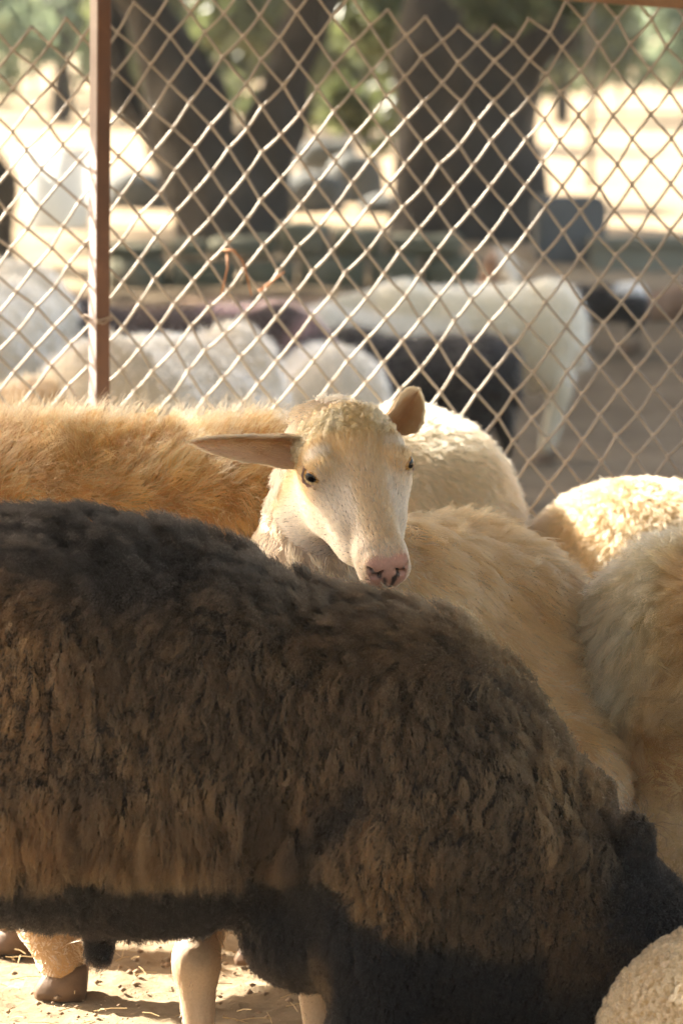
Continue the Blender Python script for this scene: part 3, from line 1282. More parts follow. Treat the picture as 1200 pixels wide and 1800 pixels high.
def hoof(t, foot, yaw, s=1.0):
    """a cloven hoof: two claws"""
    g = Geo()
    c, sn = math.cos(yaw), math.sin(yaw)
    R = np.array([[c, -sn, 0], [sn, c, 0], [0, 0, 1]])
    for sd in (-1, 1):
        base = np.array([[-.028, .002], [.010, .001], [.036, .006], [.030, .020], [.0, .027], [-.028, .024]]) * s
        base[:, 1] *= sd
        V = []
        n = 6
        for zz, k_, sh in ((0, 1.0, 0), (.010, 1.05, 0), (.020, .97, -.003), (.029, .88, -.006), (.036, .76, -.008)):
            for x, y in base:
                V.append(R @ np.array([x * k_ + sh * s, y * (.5 + .5 * k_), zz * s + (.008 * s * zz / .036 if x < 0 else 0)]) + foot)
        Fc = [(r * n + i, r * n + (i + 1) % n, (r + 1) * n + (i + 1) % n, (r + 1) * n + i) for r in range(4) for i in range(n)] + [tuple(range(n))[::-1], tuple(range(4 * n, 5 * n))]
        if sd < 0:
            Fc = [f[::-1] for f in Fc]
        g.add(V, Fc)
    return g.build('hoof', M_HOOF, t, smooth=True)


def body(t, bl, step, colf, lump=.006, lscale=9, fine=None, fstep=None, mat=None):
    lo, hi = bl.bounds(.03)
    V, Q = bl.mesh(grid_axes(lo, hi, step, fine, fstep))
    N = vnormals(V, Q)
    if lump:
        V = V + N * (noise(V, lscale, 17, 2) * lump)[:, None]
        N = vnormals(V, Q)
    o = mesh_obj('body', V, Q, mat or M_SKIN, t, col=clampc(colf(V, N)))
    return V, Q, N


def down_flow(bias):
    b = np.array(bias, float)

    def f(P, N):
        w = np.stack([noise(P, 6, 31), noise(P, 6, 32), noise(P, 6, 33)], 1) * .35
        return nrm(b + w)
    return f


# ---------------------------------------------------------------- dark brown sheep in front
def dark_sheep():
    t = thing('sheep', 'big dark brown woolly sheep in front with its head lowered to the right', 'sheep', W(300, 1980, 5.75) * [1, 1, 0], 'sheep of the flock in the pen')
    b = Blob()
    d = 5.76
    b.cone(W(-330, 1268, d), W(330, 1296, d), .224, .217, .05)
    b.ell(W(110, 1244, d), (.33, .21, .222), k=.05)
    b.ell(W(140, 1410, d), (.38, .175, .160), k=.06)
    b.ell(W(690, 1380, d - .02), (.185, .20, .207), k=.06)
    b.ell(W(530, 1262, d), (.14, .15, .12), k=.08)
    b.ell(W(820, 1560, d - .03), (.155, .165, .18), k=.06)
    b.ell(W(548, 1640, d - .02), (.085, .12, .072), k=.05)
    b.cone(W(880, 1610, d - .04), W(1050, 1740, d - .07), .125, .10, .06)
    b.cone(W(772, 1405, d - .02), W(1050, 1645, d - .06), .144, .106, .06)
    b.cone(W(1040, 1610, d - .06), W(1120, 1650, d - .08), .105, .072, .05)
    b.cone(W(1110, 1640, d - .09), W(1330, 1790, d - .13), .070, .042, .04)
    # ears
    b.ell(W(1117, 1478, d - .12), (.025, .013, .040), k=.012)
    b.cone(W(1112, 1510, d - .11), W(1105, 1560, d - .09), .014, .02, .02)
    b.ell(W(1160, 1590, d + .06), (.03, .04, .018), k=.015)
    feet = []
    gz = lambda p: np.array([p[0], p[1], .012])
    for px, dd, r in ((652, 5.62, .072), (845, 5.90, .066)):
        hip = W(px + 12, 1560, dd)
        kn = W(px - 6, 1800, dd)
        ft = gz(W(px, 1980, dd))
        legs(b, [(hip, kn, ft, r + .02, .050, .034)], .05)
        feet.append(ft)
    for px, dd in ((-300, 5.66), (-230, 5.88)):
        hip = W(px, 1480, dd)
        kn = W(px - 40, 1720, dd)
        ft = gz(W(px - 10, 1980, dd))
        legs(b, [(hip, kn, ft, .12, .05, .034)], .05)
        feet.append(ft)
    b.cone(W(172, 1590, d), W(175, 1672, d), .022, .016, .02)
    b.cone(W(-540, 1150, d), W(-590, 1500, d), .05, .03, .04)

    def colf(P, N):
        return np.tile(np.array([.016, .013, .011]), (len(P), 1))
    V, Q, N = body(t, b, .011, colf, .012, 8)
    for f in feet:
        hoof(t, f, 0.1)

    def woolcol(P, N):
        px, py = pxof(P)
        brown = np.array([.098, .066, .034])
        grey = np.array([.058, .052, .047])
        black = np.array([.014, .011, .008])
        warm = np.array([.185, .112, .05])
        n1 = noise(P, 5, 51, 3)
        n2 = noise(P * np.array([1, 1, .6]), 9, 57, 2)
        c = lerp(grey, brown, sstep(1020, 1180, py + 60 * n1))
        w = sstep(.05, .6, n2) * sstep(1050, 1150, py) * .8
        w = np.maximum(w, (1 - sstep(20, 190, px)) * sstep(1000, 1080, py) * (1 - sstep(1250, 1400, py)) * .7)
        c = c * (1 - w[:, None]) + warm * w[:, None]
        # black points: belly, legs, lower chest, neck and head
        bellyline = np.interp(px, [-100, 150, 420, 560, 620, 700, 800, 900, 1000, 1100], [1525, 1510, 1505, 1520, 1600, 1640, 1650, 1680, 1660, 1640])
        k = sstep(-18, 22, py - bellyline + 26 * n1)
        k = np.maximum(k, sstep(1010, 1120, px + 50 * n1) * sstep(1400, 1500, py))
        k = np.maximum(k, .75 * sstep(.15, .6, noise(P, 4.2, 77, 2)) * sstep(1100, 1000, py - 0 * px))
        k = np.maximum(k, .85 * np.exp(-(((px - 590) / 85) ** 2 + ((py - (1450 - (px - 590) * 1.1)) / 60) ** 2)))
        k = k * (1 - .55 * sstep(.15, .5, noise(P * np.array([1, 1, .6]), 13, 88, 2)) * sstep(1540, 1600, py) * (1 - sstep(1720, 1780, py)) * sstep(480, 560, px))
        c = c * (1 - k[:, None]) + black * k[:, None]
        return c

    def length(P, N):
        px, py = pxof(P)
        bellyline = np.interp(px, [-100, 150, 420, 560, 620, 700, 800, 900, 1000, 1100], [1525, 1510, 1505, 1520, 1600, 1640, 1650, 1680, 1660, 1640])
        low = sstep(-10, 30, py - bellyline)
        L = .021 + .034 * sstep(1330, 1480, py) * (1 - sstep(480, 600, px)) + .012 * sstep(.4, .9, N[:, 2])
        L = L * (1 - low) + .020 * low
        L = L * (1 - .25 * sstep(700, 900, px))
        L = np.where(py > 1700, np.minimum(L, .014), L)
        L = np.where((px > 1070) & (py > 1430), .009, L)
        return L

    def lift(P, N):
        top = sstep(.2, .8, N[:, 2])
        px, py = pxof(P)
        return .66 - .06 * top - .38 * sstep(1300, 1480, py) * (1 - sstep(480, 620, px))

    def flow(P, N):
        px, py = pxof(P)
        base = np.stack([-.1 - .35 * sstep(750, 950, px) + 0 * px, np.zeros(len(P)), np.full(len(P), -1.0)], 1)
        top = sstep(.35, .85, N[:, 2])[:, None]
        base = base * (1 - top) + np.array([-.8, -.35, .1]) * top
        w = np.stack([noise(P, 7, 31, 2), noise(P, 7, 32), noise(P, 7, 33, 2)], 1) * .5
        return nrm(base + w)
    def rmask(P):
        px, py = pxof(P)
        return (1 - sstep(1500, 1580, py)) * (1 - sstep(1040, 1110, px) * sstep(1380, 1430, py))
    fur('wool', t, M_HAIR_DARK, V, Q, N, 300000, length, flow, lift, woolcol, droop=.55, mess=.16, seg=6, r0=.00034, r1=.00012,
        locks=dict(cmask=lambda P: .3 + .7 * sstep(1000, 1130, pxof(P)[1] - .18 * np.clip(pxof(P)[0] - 300, 0, 900)), n=9000, aniso=(1, 1, .55), clump=.42, pw=.9, pillow=.18, w=.3, mess=.5, cvar=.3, curl=.0022, curl_n=1.4, stray=.6),
        big=[dict(rmask=rmask, n=120, aniso=(1, 1, .6), w=.075, cut=.85, dome=-.3, cvar=.35, warp=.06, **{'raise': .018}),
             dict(rmask=rmask, n=1000, aniso=(1, 1, .58), w=.17, cut=.5, dome=.35, cvar=.30, warp=.03, **{'raise': .012})], frizz=.0013)
    # long fine guard hairs that stand off the back
    def crest(C, n):
        return sstep(.25, .8, n[:, 2]) + .06
    fur('guard_hair', t, M_HAIR_DARK, V, Q, N, 16000, lambda P, N: np.where((pxof(P)[1] < 1500), 0.044, .012), flow, lambda P, N: .50 + .15 * sstep(.2, .8, N[:, 2]),
        lambda P, N: np.tile(np.array([.05, .042, .036]), (len(P), 1)), dens=crest, droop=.7, mess=.3, seg=6, r0=.00026, r1=.00010, frizz=.0022)
    return t


# ---------------------------------------------------------------- the sheep that looks at us
R0 = np.array([.955, .23, .12])
AX_R = R0 / np.linalg.norm(R0)
L0 = np.array([.225, -.60, -.76])
AX_L = L0 - (L0 @ AX_R) * AX_R
AX_L /= np.linalg.norm(AX_L)
AX_N = -np.cross(AX_R, AX_L)
HM = np.stack([AX_R, AX_L, AX_N], 1)       # columns: lateral, along the face, dorsal
HO = W(629, 826, 6.045) - HM @ np.array([0, .098, -.033])


def HL(x, y, z):
    return HO + HM @ np.array([x, y, z])


def to_local(P):
    return (P - HO) @ HM


def ear_mesh(base, tip, face, width, roll=.35, n=18, m=10, thick=.0022, bend=0.0, root=.45):
    base, tip = np.array(base), np.array(tip)
    ax = tip - base
    L = np.linalg.norm(ax)
    ax = ax / L
    side = nrm(np.cross(ax, face))
    up = np.cross(side, ax)
    V = []
    for layer in (0, 1):
        for i in range(n + 1):
            u = i / n
            w = width * (1 + .05 * math.sin(u * 9) + .04 * math.sin(u * 23)) * (root + (1 - root) * math.sin(min(u / .42, 1) * math.pi / 2)) * (1 - max(0, (u - .30) / .70) ** 1.9) ** .75 + .0015
            for j in range(m + 1):
                v = j / m * 2 - 1
                cup = roll * w * (v * v - .4) * (1.0 - .55 * u)
                p = base + ax * (u * L) + side * (v * w * .5) + up * (cup + bend * math.sin(u * math.pi))
                edge = (1 - v * v) ** .5
                p = p - up * (thick * (1.0 + 1.4 * (1 - u)) * edge * layer)
                V.append(p)
    k = (n + 1) * (m + 1)
    Q = []
    for i in range(n):
        for j in range(m):
            a = i * (m + 1) + j
            q = (a, a + 1, a + m + 2, a + m + 1)
            Q.append(q)
            Q.append(tuple(k + z for z in q[::-1]))
    for i in range(n):
        a = i * (m + 1)
        Q.append((a, a + m + 1, a + m + 1 + k, a + k))
        a = a + m
        Q.append((a + m + 1, a, a + k, a + m + 1 + k))
    a = n * (m + 1)
    for j in range(m):
        Q.append((a + j, a + j + 1, a + j + 1 + k, a + j + k)[::-1])
    return np.array(V), np.array(Q)


def eye_mat():
    m, nt, b = mat_new('sheep_eye')
    a = nt.nodes.new('ShaderNodeAttribute')
    a.attribute_name = 'col'
    nt.links.new(a.outputs['Color'], b.inputs['Base Color'])
    b.inputs['Roughness'].default_value = .12
    b.inputs['Specular IOR Level'].default_value = .22
    b.inputs['Coat Weight'].default_value = .0
    b.inputs['Coat Roughness'].default_value = .03
    return m


M_EYE = eye_mat()


def eyeball(t, c, r, look, horiz):
    """a ball with brown iris and a slot pupil lying along horiz"""
    n, m = 48, 64
    look = nrm(np.array(look))
    hz = nrm(np.array(horiz) - look * np.dot(horiz, look))
    vt = np.cross(look, hz)
    vsgn = 1 if vt[2] > 0 else -1
    V, Cc = [], []
    for i in range(n + 1):
        th = math.pi * i / n
        for j in range(m):
            ph = 2 * math.pi * j / m
            a, bq = math.sin(th) * math.cos(ph), math.sin(th) * math.sin(ph)
            bulge = 1 + .07 * max(0, math.cos(th) - .75) / .25
            V.append(c + r * bulge * (look * math.cos(th) + hz * a + vt * bq))
            rho = math.hypot(a, bq)
            front = math.cos(th) > 0
            pup = (a / .47) ** 2 + (bq / .29) ** 2
            if front and pup < 1:
                cc = (.004, .003, .003)
            elif front and rho < .80:
                s = .75 + .25 * math.sin(ph * 23 + 3 * math.sin(ph * 7))
                k = max(0, (rho - .66) / .14)
                cc = np.array((.46, .25, .085) if bq * vsgn > -.2 else (.62, .45, .24)) * s * (1 - .7 * k)
            else:
                cc = (.10, .055, .035)
            Cc.append(cc)
    Q = [(i * m + j, (i + 1) * m + j, (i + 1) * m + (j + 1) % m, i * m + (j + 1) % m) for i in range(n) for j in range(m)]
    return mesh_obj('eye', np.array(V), np.array(Q), M_EYE, t, col=np.array(Cc))


EYE_L = dict(c=np.array([-.0590, .099, -.031]), r=.0185)
EYE_R = dict(c=np.array([.0590, .099, -.031]), r=.0185)


def cream_sheep():
    t = thing('sheep', 'cream faced sheep resting its chin on the dark sheep and looking at the camera', 'sheep', W(540, 1830, 6.2) * [1, 1, 0], 'sheep of the flock in the pen')
    b = Blob()
    # body
    b.ell(W(520, 1180, 6.27), (.13, .14, .19), k=.06)
    b.cone(W(640, 1110, 6.32), W(840, 1150, 6.60), .165, .165, .06)
    b.ell(W(800, 1130, 6.58), (.165, .165, .17), k=.05)
    b.ell(W(930, 1330, 6.50), (.115, .13, .16), k=.05)
    b.cone(W(850, 1190, 6.50), W(985, 1390, 6.38), .14, .105, .09)
    b.cone(W(560, 1130, 6.26), HL(-.008, .0, -.10), .125, .062, .035)
    feet = []
    for px, kx, dd in ((350, 345, 5.94), (562, 552, 5.92)):
        f = np.array([*W(px, 1840, dd)[:2], .012])
        legs(b, [(W(kx + 30 if px < 400 else kx - 10, 1420, dd + .2), W(kx, 1690, dd), f, .062, .0285, .0205)], .03)
        b.ell(W(kx, 1688, dd - .008), (.026, .028, .034), k=.02)
        feet.append((f, -math.pi / 2))
    for px, dd in ((880, 6.50), (960, 6.72)):
        f = np.array([*W(px, 1750, dd)[:2], .012])
        legs(b, [(W(px, 1400, dd), W(px + 20, 1600, dd), f, .085, .036, .024)], .03)
        feet.append((f, math.pi))
    # head, in its own axes
    def E(c, r, k=.02, sub=False, R=None):
        b.ell(HL(*c), r, HM if R is None else HM @ R, k, sub)

    def C(a, c, ra, rb, k=.02, sub=False):
        b.cone(HL(*a), HL(*c), ra, rb, k, sub)
    E((0, .045, -.055), (.064, .062, .056), .03)                    # cranium
    C((0, .085, -.046), (0, .222, -.040), .046, .028, .03)          # bridge of the nose
    for sx in (-1, 1):
        E((sx * .052, .088, -.038), (.021, .032, .025), .022)       # orbit
        E((sx * .043, .086, -.096), (.029, .058, .054), .03)        # jaw muscle
        E((sx * .030, .135, -.080), (.024, .07, .042), .03)         # cheek
        C((sx * .050, .066, -.024), (sx * .050, .098, -.013), .013, .009, .018)   # brow
        C((sx * .054, .118, -.048), (sx * .034, .170, -.050), .009, .008, .025)   # below the eye
    C((0, .085, -.128), (0, .215, -.086), .028, .020, .035)         # lower jaw
    E((0, .240, -.050), (.035, .032, .033), .022)                   # muzzle
    E((0, .258, -.050), (.031, .016, .024), .016)                   # upper lip
    E((0, .243, -.078), (.027, .026, .018), .012)                   # chin
    for sx in (-1, 1):
        E((sx * .0175, .256, -.026), (.0120, .013, .011), .010)     # nostril wing
    # cuts
    E((0, .262, -.0705), (.030, .030, .0020), .004, True)           # mouth line
    for sx in (-1, 1):
        a = math.radians(40) * sx
        Ry = np.array(Matrix.Rotation(a, 3, 'Y'))
        E((sx * .0160, .272, -.034), (.0105, .016, .0040), .003, True, Ry)       # nostril slit
        E((sx * .0245, .262, -.027), (.0040, .012, .0034), .003, True, Ry)
    C((0, .280, -.042), (0, .279, -.066), .0018, .0014, .003, True)  # philtrum
    fcam0 = HM.T @ nrm(CAMP - HO)
    for sx, ey in ((-1, EYE_L), (1, EYE_R)):
        # lids: an almond rim lying on the ball
        c, r = ey['c'], ey['r']
        lk = nrm(np.array([sx * .70, .40, .44]))
        ey['look'] = lk
        h0_ = np.array([-sx * .80, .72, .10])
        hz = nrm(h0_ - lk * np.dot(h0_, lk))
        vt = np.cross(lk, hz)
        if vt[2] < 0:
            vt = -vt
        ey['hz'], ey['vt'] = hz, vt
        ring = []
        for k in range(12):
            th = 2 * math.pi * k / 12
            a = .99 * math.cos(th)
            bq = math.sin(th) * (.68 if math.sin(th) > 0 else .62) * (1 - .25 * max(0, math.cos(th)) ** 2)
            n2 = max(0.02, 1 - a * a - bq * bq) ** .5
            ring.append(c + 1.03 * r * (lk * n2 + hz * a + vt * bq))
        for k in range(12):
            up = math.sin(2 * math.pi * (k + .5) / 12) > 0
            rr = .0034 if up else .0024
            C(ring[k], ring[(k + 1) % 12], rr, rr, .0035)
        for q in (.55, .95):
            # heavy upper lid fold
            P1 = c + 1.12 * r * nrm(lk * .55 + hz * (q - .75) * 1.4 + vt * .80)
            P2 = c + 1.12 * r * nrm(lk * .55 + hz * (q - .35) * 1.4 + vt * .80)
            C(P1, P2, .0042, .0036, .005)

    fl = to_local

    def colf(P, N):
        q = fl(P)
        base = np.tile(np.array([.50, .36, .24]), (len(P), 1))
        head = (np.abs(q[:, 0]) < .11) & (q[:, 1] > -.03) & (q[:, 1] < .32) & (np.abs(q[:, 2] + .06) < .12)
        pink = np.array([.53, .27, .185])
        # nose pad
        w = sstep(.250, .262, q[:, 1] + .22 * (q[:, 2] + .03) * (q[:, 2] > -.03) + .006 * noise(P, 90, 3)) * sstep(-.066, -.050, q[:, 2]) * sstep(.034, .024, np.abs(q[:, 0])) * head
        w *= 1 - .6 * sstep(-.058, -.066, q[:, 2]) * sstep(.006, .016, np.abs(q[:, 0]))
        base = base * (1 - w[:, None]) + pink * w[:, None]
        m = head * np.exp(-((q[:, 2] + .071) / .006) ** 2) * sstep(.225, .245, q[:, 1]) * .8
        base = base * (1 - m[:, None]) + np.array([.34, .15, .11]) * m[:, None]
        # dirt caked round the nostrils
        dn = noise(P, 170, 9, 2)
        ax = np.abs(q[:, 0])
        dd = np.minimum(np.hypot((ax - .0165) / 1.5, q[:, 2] + .033 - (ax - .0165) * .6) - .0035, np.hypot(ax - .006 - (q[:, 2] + .045) * .18, np.maximum(np.abs(q[:, 2] + .050) - .012, 0)) - .0013)
        k = head * (1 - sstep(-.0001, .0038, dd + .0027 * dn)) * sstep(.25, .262, q[:, 1])
        base = base * (1 - .93 * k[:, None]) + np.array([.02, .014, .012]) * .93 * k[:, None]
        # lids
        for ey in (EYE_L, EYE_R):
            dq = q - ey['c']
            dd = np.sqrt((dq[:, 1] / 1.2) ** 2 + dq[:, 2] ** 2)
            k = head * (1 - sstep(.010, .020, dd)) * (np.sign(q[:, 0]) == np.sign(ey['c'][0])) * (np.abs(dq[:, 0]) < .03)
            base = base * (1 - .8 * k[:, None]) + np.array([.33, .17, .12]) * .8 * k[:, None]
            k = head * (1 - sstep(.009, .0135, dd)) * (np.sign(q[:, 0]) == np.sign(ey['c'][0])) * (np.abs(dq[:, 0]) < .03)
            base = base * (1 - .8 * k[:, None]) + np.array([.10, .05, .035]) * .8 * k[:, None]
        return base
    hc = HL(0, .14, -.06)
    fine = (hc - np.array([.095, .13, .15]), hc + np.array([.105, .13, .15]))
    V, Q, N = body(t, b, .013, colf, 0, fine=fine, fstep=.0019, mat=M_SKIN_SSS)
    q = fl(V)
    hw = 1 - sstep(-.05, .0, q[:, 1]) * 0
    for f, yaw in feet:
        hoof(t, f, yaw)
    for ey in (EYE_L, EYE_R):
        sx = np.sign(ey['c'][0])
        lk = HM @ ey['look']
        if sx < 0:
            lk = nrm(lk + .22 * nrm(CAMP - HO))
        eyeball(t, HL(*ey['c']), ey['r'], lk, HM @ ey['hz'])
    # whether a point is on the head (y along the face > about 0)
    def headness(P):
        q = fl(P)
        box = (np.abs(q[:, 0]) < .12) & (q[:, 1] < .34) & (q[:, 2] > -.17)
        lim = np.interp(q[:, 2], [-.16, -.09, -.03, .03], [.045, .028, .012, .0])
        return np.where(box, sstep(lim - .006, lim + .006, q[:, 1]), 0.0)

    def face_dens(P, N):
        q = fl(P)
        d = headness(P)
        nose = sstep(.248, .260, q[:, 1]) * (q[:, 2] > -.060) * (np.abs(q[:, 0]) < .024 + .008 * sstep(-.045, -.03, q[:, 2]))
        d = d * (1 - .97 * nose)
        d = d * (1 - .8 * sstep(.235, .25, q[:, 1]) * np.exp(-((q[:, 2] + .071) / .006) ** 2))
        for ey in (EYE_L, EYE_R):
            dq = q - ey['c']
            dd = np.sqrt((dq[:, 1] / 1.25) ** 2 + dq[:, 2] ** 2)
            d = d * np.where((np.sign(q[:, 0]) == np.sign(ey['c'][0])), sstep(.0120, .0175, dd), 1)
        return d

    def face_flow(P, N):
        q = fl(P)
        v = np.stack([q[:, 0] * 4.0, np.full(len(P), -1.0) + .0 * q[:, 1], np.zeros(len(P))], 1)
        low = sstep(-.04, -.08, q[:, 2])
        v[:, 2] -= .9 * low
        v[:, 1] += .25 * low
        # down and outwards below the nostrils
        f = v @ HM.T
        return nrm(f)

    def face_col(P, N):
        q = fl(P)
        white = np.array([.88, .73, .54])
        tan = np.array([.62, .375, .185])
        lt = np.array([.67, .44, .255])
        n1 = noise(P, 28, 61, 2)
        c = np.tile(lt, (len(P), 1))
        # forehead and poll tan
        k = (1 - sstep(.085, .135, q[:, 1] + .02 * n1)) * sstep(-.07, -.04, q[:, 2])
        c = c * (1 - k[:, None]) + tan * k[:, None]
        # tan patch behind and below the eye
        k = np.exp(-(((q[:, 1] - .118) / .020) ** 2 + ((q[:, 2] + .054) / .013) ** 2)) * sstep(.03, .045, np.abs(q[:, 0]))
        k = np.maximum(k, np.exp(-(((q[:, 1] - .060) / .016) ** 2 + ((q[:, 2] + .055) / .03) ** 2)) * sstep(.035, .05, np.abs(q[:, 0])))
        c = c * (1 - k[:, None]) + np.array([.60, .33, .15]) * k[:, None]
        # tan bridge with pale flanks and pale cheeks
        k = np.exp(-((q[:, 0] - .006) / .022) ** 2) * sstep(.10, .15, q[:, 1]) * sstep(-.05, -.03, q[:, 2]) * .85
        c = c * (1 - k[:, None]) + np.array([.64, .42, .235]) * k[:, None]
        k = sstep(.10, .15, q[:, 1] + .01 * n1) * sstep(.018, .034, np.abs(q[:, 0] - .004))
        k = np.maximum(k, sstep(-.062, -.085, q[:, 2]) * sstep(.05, .08, q[:, 1]))
        k = np.maximum(k, np.exp(-(((q[:, 1] - .080) / .010) ** 2 + ((q[:, 2] + .010) / .014) ** 2)) * sstep(.03, .045, np.abs(q[:, 0])))
        c = c * (1 - k[:, None]) + white * k[:, None]
        k = sstep(.228, .25, q[:, 1]) * .7
        c = c * (1 - k[:, None]) + np.array([.76, .52, .35]) * k[:, None]
        k = np.exp(-(((q[:, 1] - .245) / .02) ** 2)) * sstep(-.02, -.06, q[:, 2]) * sstep(.02, .034, np.abs(q[:, 0])) * .8
        c = c * (1 - k[:, None]) + white * k[:, None]
        return c

    def flen(P, N):
        q = fl(P)
        L = .0062 + .003 * sstep(.16, .06, q[:, 1]) - .0022 * sstep(.2, .25, q[:, 1])
        return L
    fur('face_hair', t, M_FACE, V, Q, N, 72000, flen, face_flow, .22, face_col, dens=face_dens, droop=.6, mess=.10, seg=4, r0=.00030, r1=.00010, frizz=.0002,
        locks=dict(n=5000, aniso=(1, 1, 1), clump=.45, pillow=.0, mess=.12, cvar=.12))
    # woolly topknot
    def poll(P, N):
        q = fl(P)
        return headness(P) * (1 - sstep(.026, .066, q[:, 1] + .018 * noise(P, 30, 4))) * sstep(-.075, -.04, q[:, 2])
    fur('topknot', t, M_FACE, V, Q, N, 15000, lambda P, N: np.full(len(P), .014), face_flow, .36,
        lambda P, N: lerp([.62, .38, .19], [.74, .52, .31], sstep(-.4, .5, noise(P, 30, 8))), dens=poll, droop=.8, mess=.4, seg=7, r0=.00028, r1=.00014, frizz=.0006,
        locks=dict(n=520, aniso=(1, 1, 1), clump=.7, pillow=.12, mess=.5, cvar=.25, curl=.0032, curl_n=1.6))

    def wool_dens(P, N):
        q = fl(P)
        return (1 - headness(P)) * np.where((P[:, 2] < .36) & (np.abs(P[:, 0] + .07) < .3) & (P[:, 1] < 6.3), .12, 1)

    def wool_len(P, N):
        px, py = pxof(P)
        q = fl(P)
        body_ = sstep(640, 760, px)
        L = .022 * (1 - body_) + .050 * body_
        L = np.where(P[:, 2] < .38, np.minimum(L, .006 + .03 * sstep(.28, .38, P[:, 2])), L)
        return L

    def wool_flow(P, N):
        px, py = pxof(P)
        base = np.stack([.1 + .75 * sstep(650, 800, px), -.1 + 0 * px, -1.0 + .35 * sstep(650, 800, px)], 1)
        w = np.stack([noise(P, 9, 31, 2), noise(P, 9, 32), noise(P, 9, 33, 2)], 1) * .5
        return nrm(base + w)

    def wool_col(P, N):
        px, py = pxof(P)
        n1 = noise(P, 12, 5, 2)
        cream = np.array([.80, .63, .42])
        tan = np.array([.54, .345, .185])
        br = np.array([.40, .23, .10])
        k = sstep(600, 740, px)
        c = lerp(cream, tan, k)
        k2 = sstep(.0, .6, n1) * .55 * sstep(650, 740, px)
        c = c * (1 - k2[:, None]) + br * k2[:, None]
        k3 = (P[:, 2] < .38) & (P[:, 1] < 6.3)
        c = np.where(k3[:, None], np.array([.40, .31, .23]), c)  # front legs coloured darker in place of shade falling on them
        return c
    fur('wool', t, M_HAIR, V, Q, N, 60000, wool_len, wool_flow, lambda P, N: .42 + .1 * sstep(.3, .9, N[:, 2]), wool_col, dens=wool_dens, droop=.55, mess=.22, seg=6,
        r0=.00042, r1=.00013, frizz=.0012,
        big=[dict(n=420, aniso=(1, 1, .8), w=.25, cut=.4, dome=.2, cvar=.35, warp=.03, rmask=lambda P: sstep(.5, .6, P[:, 2]) * sstep(640, 720, pxof(P)[0]), **{'raise': .010})],
        locks=dict(n=1500, aniso=(1, 1, .7), clump=.7, pillow=.25, mess=.3, cvar=.3, curl=.002, curl_n=1.2, stray=.5))
    # ears
    fcam = nrm(CAMP - HO)
    specs = [(W(575, 786, 6.12), W(336, 777, 6.06), nrm(fcam + np.array([-.1, 0, -.35])), .046, .95, .003, .96),
             (W(690, 752, 6.17), W(733, 689, 6.25), nrm(fcam * 1.0 + np.array([.45, 0, .1])), .049, .85, 0.0, .9)]
    for i, (bs, tp, fc, wd, roll, bend, root) in enumerate(specs):
        V2, Q2 = ear_mesh(bs, tp, fc, wd, roll, bend=bend, root=root)
        N2 = vnormals(V2, Q2)
        half = len(V2) // 2
        cc = np.tile(np.array([.50, .30, .16]), (len(V2), 1))
        cc[half:] = (.60, .38, .2)
        e = mesh_obj('ear', V2, Q2, M_SKIN_SSS, t, col=cc)
        axis = nrm(np.array(tp) - np.array(bs))

        def ecol(P, N):
            u = ((P - bs) @ axis) / np.linalg.norm(np.array(tp) - np.array(bs))
            n1 = noise(P, 40, 12, 2)
            c = lerp([.80, .58, .36], [.66, .42, .22], sstep(-.2, .4, n1 + .3 * (u - .4)))
            wv = np.abs((P - bs) @ nrm(np.cross(axis, fc))) / (.5 * wd * np.clip(1.02 - np.clip((u - .3) / .7, 0, 1) ** 1.9, .05, 1))
            k = sstep(.55, .95, wv + .12 * n1)
            c = c * (1 - k[:, None]) + np.array([.84, .66, .44]) * k[:, None]
            k = (1 - sstep(.25, .6, wv)) * .7
            c = c * (1 - k[:, None]) + np.array([.50, .28, .13]) * k[:, None]
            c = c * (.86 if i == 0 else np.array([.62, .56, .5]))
            if i == 0:
                k = np.exp(-((u - .36) / .1) ** 2) * sstep(.05, .3, noise(P, 60, 22)) * sstep(.0, .012, (P - bs)[:, 2] + .0)
                c = c * (1 - .7 * k[:, None]) + np.array([.18, .07, .03]) * .7 * k[:, None]
            return c
        fur('ear_hair', e, M_FACE, V2, Q2, N2, 17000, lambda P, N: np.full(len(P), .0085), lambda P, N: np.tile(axis, (len(P), 1)), .16, ecol, droop=.5, mess=.12,
            seg=4, r0=.00026, r1=.0001, lod=False)
    # whiskers on the muzzle, dark lashes over the eyes
    wk, wr = [], []
    tt = np.linspace(0, 1, 7)
    for i in range(26):
        sx = -1 if i % 2 else 1
        p0 = np.array([sx * random.uniform(.010, .032), random.uniform(.25, .268), random.uniform(-.088, -.058)])
        dv = np.array([sx * random.uniform(.2, .8), random.uniform(-.1, .5), -random.uniform(.5, 1.0)])
        L = random.uniform(.015, .034)
        P = p0 + nrm(dv) * (tt * L)[:, None] + np.array([0, -.006, -.004]) * (tt ** 2)[:, None]
        wk.append(np.array([HL(*z) for z in P]))
    curves_obj('whiskers', np.array(wk), np.tile(np.linspace(.00022, .00006, 7), (26, 1)), np.full((26, 7, 3), .03), M_FACE, t)
    lk = []
    for sx, ey in ((-1, EYE_L), (1, EYE_R)):
        for i in range(34):
            u = random.random()
            th = math.radians(random.uniform(10, 165))
            r_ = ey['r']
            dirn = ey['look'] * .45 + ey['hz'] * .9 * math.cos(th) + ey['vt'] * .72 * math.sin(th)
            p0 = ey['c'] + 1.22 * r_ * nrm(dirn)
            dv = ey['look'] * 1.0 + ey['vt'] * random.uniform(.1, .7) + ey['hz'] * (math.cos(th) * .5 + random.uniform(-.2, .2))
            P = p0 + nrm(dv) * (tt * random.uniform(.005, .010))[:, None] + np.array([0, 0, -.002]) * (tt ** 2)[:, None]
            lk.append(np.array([HL(*z) for z in P]))
